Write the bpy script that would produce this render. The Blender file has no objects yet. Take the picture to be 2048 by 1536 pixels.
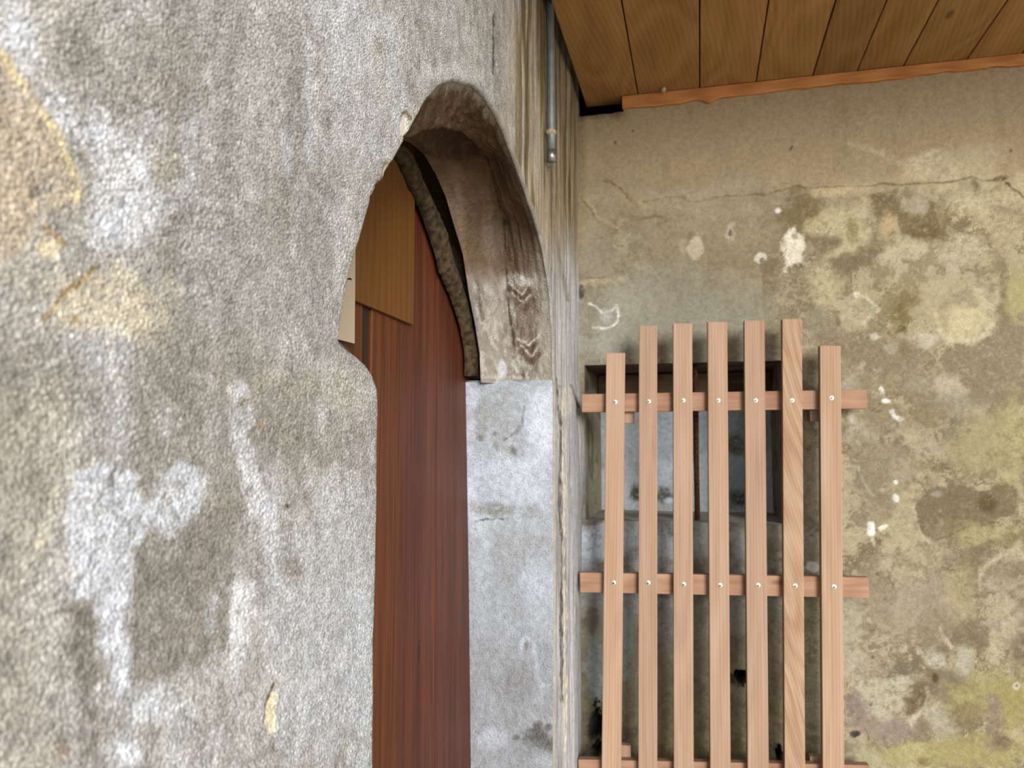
import bpy, bmesh, math, random
import numpy as np
from mathutils import Vector

# ---------------------------------------------------------------- camera, sky, sun, exposure
S = bpy.context.scene
COL = S.collection
F_PX = 1538.0                      # focal length in pixels of the 2048x1536 frame
YAW, PITCH, EYE = math.radians(13.7), math.radians(4.6), 1.40
cam_d = bpy.data.cameras.new('camera'); cam = bpy.data.objects.new('camera', cam_d); COL.objects.link(cam)
cam.location = (0, 0, EYE); cam.rotation_euler = (math.pi/2 + PITCH, 0, YAW)
cam_d.sensor_width = 36.0; cam_d.lens = 36.0*F_PX/2048.0; cam_d.clip_start = 0.01
cam_d.dof.use_dof = True; cam_d.dof.focus_distance = 0.92; cam_d.dof.aperture_fstop = 9.0
S.camera = cam
S.view_settings.view_transform = 'Standard'; S.view_settings.look = 'None'
S.view_settings.gamma = 1.0; S.view_settings.use_curve_mapping = False
S.view_settings.exposure = 1.05
W = bpy.data.worlds.new('overcast_sky'); S.world = W; W.use_nodes = True
bg = W.node_tree.nodes['Background']; bg.inputs[0].default_value = (0.90, 0.95, 1.0, 1); bg.inputs[1].default_value = 1.25
sun_d = bpy.data.lights.new('hazy_sun', 'SUN'); sun = bpy.data.objects.new('hazy_sun', sun_d); COL.objects.link(sun)
sun_d.energy = 2.4; sun_d.angle = math.radians(22); sun_d.color = (1.0, 0.97, 0.92)
sun.rotation_euler = Vector((-0.46, 0.86, -0.17)).to_track_quat('-Z', 'Y').to_euler()
sun.location = (2.8, -5.2, 2.6)

# ---------------------------------------------------------------- photo geometry
D = 0.275          # left wall plane X = -D
YB = 1.80          # back wall plane
ZC = 2.235         # ceiling height
XD = -0.452        # door face
cy_, sy_, cp_, sp_ = math.cos(YAW), math.sin(YAW), math.cos(PITCH), math.sin(PITCH)
FWD = np.array([-sy_*cp_, cy_*cp_, sp_]); RIGHT = np.array([cy_, sy_, 0.0]); UP = np.cross(RIGHT, FWD)
C0 = np.array([0, 0, EYE])
def ray(x, y): return FWD + RIGHT*((x-1024)/F_PX) + UP*((768-y)/F_PX)
def onX(x, y, X): d = ray(x, y); return C0 + d*(X/d[0])
def onY(x, y, Y): d = ray(x, y); return C0 + d*(Y/d[1])
def onZ(x, y, Z): d = ray(x, y); return C0 + d*((Z-EYE)/d[2])
def chart(P):
    """surface points (N,3) -> photograph coordinates, used to place the stains on the walls"""
    v = P - C0; z = np.maximum(v @ FWD, 0.05)
    return 1024 + F_PX*(v @ RIGHT)/z, 768 - F_PX*(v @ UP)/z

# ---------------------------------------------------------------- noise
_rng = np.random.RandomState(7)
_TAB = _rng.rand(256, 256)
def vnoise(x, y, seed=0):
    x = x + seed*17.31; y = y + seed*9.77
    xi = np.floor(x).astype(int); yi = np.floor(y).astype(int)
    fx = x - xi; fy = y - yi
    fx = fx*fx*(3-2*fx); fy = fy*fy*(3-2*fy)
    a = _TAB[xi % 256, yi % 256]; b = _TAB[(xi+1) % 256, yi % 256]
    c = _TAB[xi % 256, (yi+1) % 256]; d = _TAB[(xi+1) % 256, (yi+1) % 256]
    return (a*(1-fx)+b*fx)*(1-fy) + (c*(1-fx)+d*fx)*fy
def fbm(x, y, seed=0, octv=4):
    s = 0; amp = 0.5; tot = 0
    for o in range(octv):
        s = s + amp*vnoise(x*2**o, y*2**o, seed+o*3); tot += amp; amp *= 0.55
    return s/tot          # 0..1, mean .5
def sstep(a, b, x):
    t = np.clip((x-a)/(b-a), 0, 1); return t*t*(3-2*t)
def lin(c):
    c = np.asarray(c, float)/255.0
    return np.where(c <= 0.04045, c/12.92, ((c+0.055)/1.055)**2.4)

class Paint:
    """stains, crusts and flakes laid on a wall surface: colour, grain amount and relief per vertex"""
    def __init__(s, P, u, v, base, f1=22.0, f2=90.0):
        s.x, s.y = chart(P); s.u, s.v = u, v
        s.n1 = fbm(u*f1, v*f1, 1)-0.5; s.n2 = fbm(u*f2, v*f2, 5)-0.5
        s.nf = fbm(u*f2*3, v*f2*3, 8, 3)-0.5; s.w1 = fbm(u*f1*1.4, v*f1*1.4, 11)-0.5; s.w2 = fbm(u*f1*1.4, v*f1*1.4, 13)-0.5
        s.brk = np.clip(1.02+1.5*s.n2+1.8*s.nf, 0.15, 1.2)
        s.c = np.tile(np.asarray(base, float), (len(s.x), 1)); s.sat = 0.86; s.g = np.ones(len(s.x)); s.h = np.zeros(len(s.x))
    def mix(s, idx, a, col, g=None, h=0.0):
        a = np.clip(a, 0, 1)
        if col is not None: s.c[idx] = s.c[idx]*(1-a[:, None]) + np.asarray(col, float)*a[:, None]
        if g is not None: s.g[idx] = s.g[idx]*(1-a) + g*a
        if h: s.h[idx] += h*a
    def field(s, a, col): s.mix(slice(None), a, col)
    def blob(s, x, y, rx, ry, col, a=0.8, ang=0, soft=0.45, rag=0.5, g=None, h=0.0):
        R = max(rx, ry)*2.2
        i = np.nonzero((abs(s.x-x) < R) & (abs(s.y-y) < R))[0]
        if not len(i): return
        c, n = math.cos(math.radians(ang)), math.sin(math.radians(ang))
        dx, dy = s.x[i]-x+s.w1[i]*rx*1.1, s.y[i]-y+s.w2[i]*ry*1.1
        r = np.hypot((dx*c+dy*n)/rx, (-dx*n+dy*c)/ry) + rag*(1.3*s.n1[i]+1.3*s.n2[i]+0.8*s.nf[i])
        s.mix(i, a*sstep(1+soft*0.7, 1-soft, r)*(s.brk[i] if a < .9 else np.maximum(s.brk[i], .9)), col, g, h)
    def stroke(s, pts, w, col, a=0.8, soft=0.6, rag=0.6, g=None, h=0.0):
        pts = np.asarray(pts, float); m = w*2.5+6
        i = np.nonzero((s.x > pts[:, 0].min()-m) & (s.x < pts[:, 0].max()+m) & (s.y > pts[:, 1].min()-m) & (s.y < pts[:, 1].max()+m))[0]
        if not len(i): return
        k_ = max(w, 4.0)
        X, Y = s.x[i]+(s.n2[i]*1.5+s.w1[i]*2.2)*k_*rag, s.y[i]+(s.n1[i]*1.5+s.w2[i]*2.2)*k_*rag
        dm = np.full(len(i), 1e9)
        for p, q in zip(pts[:-1], pts[1:]):
            e = q-p; L = e@e+1e-9
            t = np.clip(((X-p[0])*e[0]+(Y-p[1])*e[1])/L, 0, 1)
            dm = np.minimum(dm, np.hypot(X-p[0]-t*e[0], Y-p[1]-t*e[1]))
        s.mix(i, a*sstep(1+soft*0.7, 1-soft, dm/w + rag*(s.n2[i]*1.6+s.w1[i]*1.2))*s.brk[i]*np.clip(1+2.2*s.w2[i], .3, 1.1), col, g, h)
    def poly(s, pts, col, a=0.8, soft=8.0, rag=14.0, g=None, h=0.0):
        pts = np.asarray(pts, float); m = soft+rag+10
        i = np.nonzero((s.x > pts[:, 0].min()-m) & (s.x < pts[:, 0].max()+m) & (s.y > pts[:, 1].min()-m) & (s.y < pts[:, 1].max()+m))[0]
        if not len(i): return
        X, Y = s.x[i], s.y[i]; ins = np.zeros(len(i), bool); dm = np.full(len(i), 1e9)
        for k in range(len(pts)):
            p, q = pts[k], pts[(k+1) % len(pts)]; e = q-p; L = e@e+1e-9
            t = np.clip(((X-p[0])*e[0]+(Y-p[1])*e[1])/L, 0, 1)
            dm = np.minimum(dm, np.hypot(X-p[0]-t*e[0], Y-p[1]-t*e[1]))
            cond = ((p[1] > Y) != (q[1] > Y)) & (X < (q[0]-p[0])*(Y-p[1])/((q[1]-p[1]) if q[1] != p[1] else 1e-9)+p[0])
            ins ^= cond
        sd = np.where(ins, dm, -dm) + rag*(1.5*s.n1[i]+1.3*s.n2[i]+0.5*s.nf[i])
        s.mix(i, a*sstep(-soft, soft, sd)*s.brk[i], col, g, h)
    def rgba(s, k=0.78):
        m_ = s.c.mean(1, keepdims=True); s.c = m_ + (s.c-m_)*s.sat
        return np.concatenate([lin(np.clip(s.c, 0, 255))*k, s.g[:, None]], axis=1)

# ---------------------------------------------------------------- mesh helpers
def finish(o, parent=None, name=None):
    COL.objects.link(o)
    if parent is not None:
        o.parent = parent
        o.matrix_parent_inverse = parent.matrix_basis.inverted()
    return o
def grid_mesh(name, P, mat, parent=None, rgba=None, flip=False, keep=None, smooth=True):
    R, Cn = P.shape[:2]
    idx = np.arange(R*Cn).reshape(R, Cn)
    q = np.stack([idx[:-1, :-1], idx[:-1, 1:], idx[1:, 1:], idx[1:, :-1]], axis=-1)
    if flip: q = q[..., ::-1]
    q = q.reshape(-1, 4) if keep is None else q[keep]
    me = bpy.data.meshes.new(name)
    me.vertices.add(R*Cn); me.vertices.foreach_set('co', P.reshape(-1).astype(np.float32))
    me.loops.add(q.size); me.loops.foreach_set('vertex_index', q.reshape(-1).astype(np.int32))
    me.polygons.add(len(q)); me.polygons.foreach_set('loop_start', (np.arange(len(q))*4).astype(np.int32))
    me.update(calc_edges=True); me.validate()
    if smooth: me.polygons.foreach_set('use_smooth', np.ones(len(me.polygons), bool))
    if rgba is not None:
        at = me.color_attributes.new('Col', 'FLOAT_COLOR', 'POINT')
        at.data.foreach_set('color', rgba.reshape(-1).astype(np.float32))
    me.materials.append(mat)
    return finish(bpy.data.objects.new(name, me), parent)
def bm_obj(name, bm, mat, parent=None, smooth=False, loc=None, rot=None):
    me = bpy.data.meshes.new(name); bmesh.ops.recalc_face_normals(bm, faces=bm.faces); bm.to_mesh(me); bm.free()
    if smooth:
        for p in me.polygons: p.use_smooth = True
    if mat: me.materials.append(mat)
    o = bpy.data.objects.new(name, me)
    if loc is not None: o.location = loc
    if rot is not None: o.rotation_euler = rot
    COL.objects.link(o)
    if parent is not None: o.parent = parent
    return o
def box_bm(sx, sy, sz, bev=0.0015, seg=2, bm=None, at=(0, 0, 0)):
    b = bm or bmesh.new()
    r = bmesh.ops.create_cube(b, size=1.0)
    for v in r['verts']: v.co = Vector((v.co.x*sx+at[0], v.co.y*sy+at[1], v.co.z*sz+at[2]))
    if bev:
        es = list({e for v in r['verts'] for e in v.link_edges})
        bmesh.ops.bevel(b, geom=es, offset=bev, segments=seg, affect='EDGES', profile=0.6)
    return b
def tag(o, label, cat, kind=None, group=None):
    o['label'] = label; o['category'] = cat
    if kind: o['kind'] = kind
    if group: o['group'] = group
    return o
def empty(name, loc=(0, 0, 0), rot=(0, 0, 0)):
    o = bpy.data.objects.new(name, None); o.location = loc; o.rotation_euler = rot; o.empty_display_size = 0.1
    COL.objects.link(o); return o

# ---------------------------------------------------------------- materials
def new_mat(name):
    m = bpy.data.materials.new(name); m.use_nodes = True
    nt = m.node_tree; b = nt.nodes['Principled BSDF']
    b.inputs['Specular IOR Level'].default_value = 0.25
    return m, nt, b
def nd(nt, t, **kw):
    n = nt.nodes.new(t)
    for k, v in kw.items():
        if k in n.inputs: n.inputs[k].default_value = v
        else: setattr(n, k, v)
    return n
def mathn(nt, op, a, b):
    n = nt.nodes.new('ShaderNodeMath'); n.operation = op
    for i, v in enumerate((a, b)):
        if hasattr(v, 'links'): nt.links.new(v, n.inputs[i])
        else: n.inputs[i].default_value = v
    return n.outputs[0]
def mixc(nt, fac, a, b, mode='MIX'):
    n = nt.nodes.new('ShaderNodeMix'); n.data_type = 'RGBA'; n.blend_type = mode
    for s, v in ((n.inputs[0], fac), (n.inputs[6], a), (n.inputs[7], b)):
        if hasattr(v, 'links'): nt.links.new(v, s)
        elif isinstance(v, (int, float)): s.default_value = v
        else: s.default_value = tuple(v)+((1,) if len(v) == 3 else ())
    return n.outputs[2]
def ramp(nt, src, stops):
    n = nt.nodes.new('ShaderNodeValToRGB'); nt.links.new(src, n.inputs[0])
    el = n.color_ramp.elements
    while len(el) < len(stops): el.new(0.5)
    for e, (p, c) in zip(el, stops):
        e.position = p; e.color = (tuple(c)+(1,)) if not isinstance(c, (int, float)) else (c, c, c, 1)
    return n.outputs[0]
def noise(nt, vec, scale, detail=3, rough=0.55, dist=0.0):
    n = nd(nt, 'ShaderNodeTexNoise', Scale=scale, Detail=detail, Roughness=rough, Distortion=dist)
    nt.links.new(vec, n.inputs['Vector']); return n.outputs[0]
def mapping(nt, vec, scale=(1, 1, 1), rot=(0, 0, 0), loc=(0, 0, 0)):
    n = nd(nt, 'ShaderNodeMapping'); n.inputs['Scale'].default_value = scale
    n.inputs['Rotation'].default_value = rot; n.inputs['Location'].default_value = loc
    nt.links.new(vec, n.inputs[0]); return n.outputs[0]

def plaster(name, grain=380.0, bump=0.6, dist=0.0016, lump=70.0, lumpd=0.002, speck=0.30, stretch=(1, 1, 1), vor=0.0, streak=False):
    m, nt, b = new_mat(name)
    tc = nd(nt, 'ShaderNodeTexCoord').outputs['Object']
    at = nd(nt, 'ShaderNodeAttribute', attribute_name='Col')
    v = mapping(nt, tc, stretch)
    n1 = noise(nt, v, grain, 2, 0.6); n2 = noise(nt, v, lump, 4, 0.6); n3 = noise(nt, v, grain*0.5, 2, 0.6)
    f = ramp(nt, n1, [(0.30, 1.0-speck), (0.5, 1.0), (0.70, 1.0+speck*0.55)])
    c = mixc(nt, 1.0, at.outputs['Color'], f, 'MULTIPLY')
    f2 = ramp(nt, n2, [(0.3, 0.84), (0.7, 1.13)])
    c = mixc(nt, 1.0, c, f2, 'MULTIPLY')
    h = mathn(nt, 'ADD', mathn(nt, 'MULTIPLY', n1, 1.0), mathn(nt, 'MULTIPLY', n3, 0.5))
    if vor:       # sand grains: pale tops, shade and dirt of the pits put into the colour
        dv = nd(nt, 'ShaderNodeVectorMath', operation='MULTIPLY_ADD'); nt.links.new(nd(nt, 'ShaderNodeTexNoise', Scale=vor*0.8).outputs[1], dv.inputs[0])
        dv.inputs[1].default_value = (0.0016,)*3; nt.links.new(v, dv.inputs[2]); nt.links.new(v, dv.inputs[0].links[0].from_node.inputs['Vector'])
        vo = nd(nt, 'ShaderNodeTexVoronoi', Scale=vor); nt.links.new(dv.outputs[0], vo.inputs['Vector'])
        vb = nd(nt, 'ShaderNodeTexVoronoi', Scale=vor*0.42); nt.links.new(dv.outputs[0], vb.inputs['Vector'])
        sep = nd(nt, 'ShaderNodeSeparateColor'); nt.links.new(vo.outputs['Color'], sep.inputs[0])
        sp2 = nd(nt, 'ShaderNodeSeparateColor'); nt.links.new(vb.outputs['Color'], sp2.inputs[0])
        pit = ramp(nt, vo.outputs['Distance'], [(0.15, 1.10), (0.62, 0.70)])
        cell = ramp(nt, sep.outputs[0], [(0.0, 0.76), (0.5, 1.0), (0.86, 1.06), (1.0, 1.36)])
        cel2 = ramp(nt, sp2.outputs[1], [(0.0, 0.82), (0.5, 1.0), (1.0, 1.14)])
        al = at.outputs['Alpha']
        for f_ in (pit, cell, cel2): c = mixc(nt, al, c, mixc(nt, 1.0, c, f_, 'MULTIPLY'))
        h = mathn(nt, 'ADD', mathn(nt, 'MULTIPLY', n3, 0.8), mathn(nt, 'MULTIPLY', vo.outputs['Distance'], -0.9))
    if streak:    # water runs: narrow vertical streaks beyond the arch
        ns = noise(nt, mapping(nt, tc, (1, 150, 6)), 1.0, 3, 0.6); sy = nd(nt, 'ShaderNodeSeparateXYZ'); nt.links.new(tc, sy.inputs[0])
        mr = nd(nt, 'ShaderNodeMapRange'); nt.links.new(sy.outputs[1], mr.inputs[0]); mr.inputs[1].default_value = 0.98; mr.inputs[2].default_value = 1.22
        c = mixc(nt, mathn(nt, 'MULTIPLY', mr.outputs[0], mathn(nt, 'MINIMUM', mathn(nt, 'MULTIPLY', at.outputs['Alpha'], 2.2), 1.0)), c, mixc(nt, 1.0, c, ramp(nt, ns, [(0.34, (0.46, 0.43, 0.37)), (0.48, (1, 1, 1)), (0.66, (1.22, 1.2, 1.16))]), 'MULTIPLY'))
    nt.links.new(c, b.inputs['Base Color']); b.inputs['Roughness'].default_value = 0.95
    b1 = nd(nt, 'ShaderNodeBump', Strength=bump, Distance=dist); nt.links.new(h, b1.inputs['Height'])
    nt.links.new(mathn(nt, 'MULTIPLY', at.outputs['Alpha'], bump), b1.inputs['Strength'])
    b2 = nd(nt, 'ShaderNodeBump', Strength=0.5, Distance=lumpd); nt.links.new(n2, b2.inputs['Height'])
    nt.links.new(b1.outputs[0], b2.inputs['Normal']); nt.links.new(b2.outputs[0], b.inputs['Normal'])
    return m

def wood(name, light, dark, axis='Z', k=0.62, rough=0.75, fine=160.0, band=26.0, along=2.2, var=0.25, rot=0.0, knots=True, contrast=1.0, tint=None, rings=0.0, ringw=0.3):
    m, nt, b = new_mat(name)
    L, K = lin(light)*k, lin(dark)*k
    tc = nd(nt, 'ShaderNodeTexCoord').outputs['Object']
    oi = nd(nt, 'ShaderNodeObjectInfo').outputs['Random']
    cmb = nd(nt, 'ShaderNodeCombineXYZ')
    for i, s_ in enumerate((13.7, 7.9, 5.3)): nt.links.new(mathn(nt, 'MULTIPLY', oi, s_), cmb.inputs[i])
    va = nd(nt, 'ShaderNodeVectorMath', operation='ADD'); nt.links.new(tc, va.inputs[0]); nt.links.new(cmb.outputs[0], va.inputs[1])
    v0 = mapping(nt, va.outputs[0], rot=(0, rot, 0))
    def st(a, l):
        s_ = [a, a, a]; s_['XYZ'.index(axis)] = l; return tuple(s_)
    nf = noise(nt, mapping(nt, v0, st(fine, fine*0.03)), 1.0, 4, 0.6)
    nb = noise(nt, mapping(nt, v0, st(band, along)), 1.0, 3, 0.55, 1.2)
    w = nd(nt, 'ShaderNodeTexWave', Scale=1.0, Distortion=5.0, Detail=2.0); w.wave_type = 'BANDS'; w.bands_direction = 'X'
    w.inputs['Detail Scale'].default_value = 0.6
    nt.links.new(mapping(nt, v0, st(band*2.2, along*1.6), rot=(0, 0, 0.6)), w.inputs['Vector'])
    g = mathn(nt, 'ADD', mathn(nt, 'MULTIPLY', nf, 0.45), mathn(nt, 'ADD', mathn(nt, 'MULTIPLY', nb, 0.40), mathn(nt, 'MULTIPLY', w.outputs[0], 0.15)))
    if rings:
        nr = noise(nt, mapping(nt, v0, st(band*0.45, along*0.55)), 1.0, 1, 0.4, 0.3)
        rg = mathn(nt, 'MULTIPLY', mathn(nt, 'SINE', mathn(nt, 'MULTIPLY', nr, rings), 0.0), 0.5*ringw)
        g = mathn(nt, 'ADD', g, rg)
    c = mixc(nt, ramp(nt, g, [(0.5-0.17/contrast, 1.0), (0.5+0.17/contrast, 0.0)]), tuple(L), tuple(K))
    if tint is not None:
        big = noise(nt, mapping(nt, v0, st(14.0, 0.7)), 1.0, 2)
        c = mixc(nt, ramp(nt, big, [(0.42, 0.0), (0.60, 0.85)]), c, mixc(nt, 1.0, c, tuple(tint), 'MULTIPLY'))
    br = mathn(nt, 'ADD', 1.0-var*0.5, mathn(nt, 'MULTIPLY', oi, var))
    cb = nd(nt, 'ShaderNodeCombineColor')
    for i in range(3): nt.links.new(br, cb.inputs[i])
    c = mixc(nt, 1.0, c, cb.outputs[0], 'MULTIPLY')
    if knots:
        vo = nd(nt, 'ShaderNodeTexVoronoi', Scale=1.0); nt.links.new(mapping(nt, v0, st(9.0, 3.2)), vo.inputs['Vector'])
        kn = ramp(nt, vo.outputs['Distance'], [(0.035, 0.75), (0.075, 0.0)])
        c = mixc(nt, kn, c, tuple(K*0.45))
    nt.links.new(c, b.inputs['Base Color']); b.inputs['Roughness'].default_value = rough
    bp = nd(nt, 'ShaderNodeBump', Strength=0.25, Distance=0.0008); nt.links.new(nf, bp.inputs['Height']); nt.links.new(bp.outputs[0], b.inputs['Normal'])
    return m
def simple(name, col, k=0.62, rough=0.6, metal=0.0, nscale=120.0, amt=0.25, bump=0.2, col2=None):
    m, nt, b = new_mat(name)
    tc = nd(nt, 'ShaderNodeTexCoord').outputs['Object']
    n1 = noise(nt, tc, nscale, 4, 0.6)
    A = lin(col)*k; B2 = lin(col2)*k if col2 is not None else A*(1-amt)
    c = mixc(nt, ramp(nt, n1, [(0.38, 0.0), (0.62, 1.0)]), tuple(B2), tuple(A))
    nt.links.new(c, b.inputs['Base Color']); b.inputs['Roughness'].default_value = rough; b.inputs['Metallic'].default_value = metal
    bp = nd(nt, 'ShaderNodeBump', Strength=bump, Distance=0.001); nt.links.new(n1, bp.inputs['Height']); nt.links.new(bp.outputs[0], b.inputs['Normal'])
    return m

M_LEFT = plaster('sandy_stucco', 600.0, 0.9, 0.0020, 60.0, 0.004, 0.25, vor=520.0, streak=True)
M_REVEAL = plaster('reveal_mortar', 420.0, 0.7, 0.0025, 80.0, 0.006, 0.25)
M_BACK = plaster('stained_render', 500.0, 0.5, 0.0012, 90.0, 0.003, 0.22)
M_SLAT = wood('planed_larch', (210, 176, 149), (185, 147, 119), 'Z', k=.46, var=0.16, contrast=0.9, rings=45, ringw=.12)
M_SLATC = wood('planed_larch_cathedral', (212, 178, 146), (180, 140, 108), 'Z', k=.46, var=0.0, rot=0.30, band=26, along=5.0, contrast=0.8, rings=60, ringw=.22)
M_RAIL = wood('larch_rail', (206, 164, 134), (170, 124, 96), 'X', k=.46, var=0.14)
M_PLANK = wood('ceiling_pine', (192, 148, 92), (148, 104, 56), 'Y', k=.70, var=0.30, fine=60, band=16, along=4.0, contrast=0.55, rings=40, ringw=.16)
M_TRIM = wood('orange_pine', (212, 148, 88), (176, 110, 58), 'X', k=.72, var=0.1, knots=False)
M_DOOR_O = wood('door_orange_brown', (150, 86, 38), (92, 48, 22), 'Z', k=.48, var=0.2, rough=0.5, fine=170, band=34, along=1.4, contrast=1.5, tint=(0.78, 0.66, 0.62))
M_DOOR = wood('door_mahogany', (132, 72, 44), (82, 40, 26), 'Z', k=.48, var=0.2, rough=0.5, fine=170, band=34, along=1.4, tint=(0.78, 0.66, 0.62), contrast=1.5)
M_PLY = wood('varnished_plywood', (152, 100, 42), (122, 76, 28), 'Z', k=.44, var=0.0, rough=0.6, fine=180, band=12, along=4, knots=False, contrast=0.7)
M_REBATE_SHADE = wood('rebate_gap_shade', (74, 58, 42), (38, 29, 20), 'X', k=.5, var=0.1)  # dark tone stands in for shade in the gap around the door
M_DARKWOOD_Z = wood('old_dark_strip', (88, 64, 40), (46, 32, 20), 'Z', k=.45, var=0.1)
M_LINTEL = wood('lintel_timber', (124, 102, 74), (74, 58, 40), 'X', k=.8, var=0.1)
M_BARK = simple('mouldy_mortar_bead', (100, 80, 54), 0.5, 0.95, 0, 90, 0.5, 0.8, (50, 38, 24))
M_STEEL = simple('galvanised_steel', (176, 178, 178), 0.7, 0.35, 0.9, 200, 0.2, 0.05)
M_CONDUIT = simple('grey_conduit', (128, 132, 132), 0.7, 0.5, 0.35, 60, 0.25, 0.1)
M_BRASS = simple('zinc_screw', (226, 222, 200), 0.8, 0.35, 0.8, 300, 0.2, 0.05)
M_SLOT = simple('screw_recess', (60, 58, 52), 0.6, 0.6, 0.3)
M_RUST = simple('rusty_iron', (112, 70, 42), 0.6, 0.9, 0.2, 160, 0.4, 0.6, (52, 34, 24))
M_PAPER = simple('cream_card', (226, 204, 176), 0.52, 0.85, 0, 400, 0.04, 0.02)
M_INK = simple('dark_ink', (40, 34, 30), 0.6)
M_CLIP = simple('mortar_dab', (190, 170, 140), 0.62, 0.95, 0, 200, 0.4, 0.8)
M_DARK = simple('void_shade', (52, 44, 36), 0.5, 0.95)  # dark backing colour stands in for the shade of the voids
M_GROUND = simple('pale_paving', (210, 196, 174), 0.75, 0.95, 0, 12, 0.2, 0.3)
M_FIBRE = simple('pale_fibre', (226, 200, 168), 0.62, 0.9)
M_LIME = simple('teal_wire', (60, 92, 84), 0.6, 0.5)

# ================================================================ LEFT WALL
NEAR0 = [(.640, 0), (.636, 1.0), (.633, 1.20), (.630, 1.440), (.6285, 1.4505), (.617, 1.463), (.602, 1.4700), (.586, 1.4745), (.566, 1.4785), (.554, 1.482), (.5555, 1.490),
         (.562, 1.511), (.574, 1.544), (.592, 1.578), (.612, 1.615), (.655, 1.662), (.699, 1.713), (.741, 1.761), (.788, 1.801), (.842, 1.833), (.925, 1.864), (.97, 1.872), (1.012, 1.875)]
FAR0 = [(1.012, 1.875), (1.05, 1.8735), (1.084, 1.869), (1.13, 1.858), (1.183, 1.842), (1.24, 1.825), (1.299, 1.804), (1.350, 1.783), (1.389, 1.757), (1.425, 1.722), (1.452, 1.682), (1.468, 1.63), (1.476, 1.588), (1.482, 1.545), (1.4855, 1.53),
        (1.484, 1.2), (1.478, 0.8), (1.478, 0.0)]
APY, APZ = 1.012, 1.875
def interp_z(tab, z):
    zs = np.array([p[1] for p in tab]); ys = np.array([p[0] for p in tab]); o = np.argsort(zs)
    return np.interp(z, zs[o], ys[o])
rows_low = np.concatenate([np.linspace(0, 0.98, 8), np.arange(0.99, 1.13, 0.003), np.arange(1.13, 1.44, 0.0017), np.linspace(1.441, 1.484, 26)])
rows_arch_n = 1.486 + (APZ-1.486)*(1-(1-np.linspace(0, 1, 330))**1.6)
rows_top = np.concatenate([APZ + (np.linspace(0, 1, 20)[1:])**1.5*0.04, np.arange(APZ+0.043, 2.30, 0.003)])
rows_far_low = np.concatenate([np.linspace(0, 0.70, 6), np.arange(0.705, 1.53, 0.005)])
rows_arch_f = 1.531 + (APZ-1.531)*(1-(1-np.linspace(0, 1, 440))**1.6)
RB = 0.005     # rounding of the plaster arris

def wall_left_h(Y, Z):
    h = 0.004*(fbm(Y*5, Z*5, 21, 3)-0.5) + 0.0022*(fbm(Y*26, Z*22, 23, 3)-0.5)
    # swelling of the plaster where the wall meets the niche, deeper towards the corner
    h = h + 0.016*np.exp(-((Y-1.83)/0.06)**2 - ((Z-1.36)/0.13)**2) + 0.006*np.exp(-((Y-1.70)/0.05)**2)*(0.4+fbm(Y*10, Z*4, 31, 2))
    return h

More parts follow.
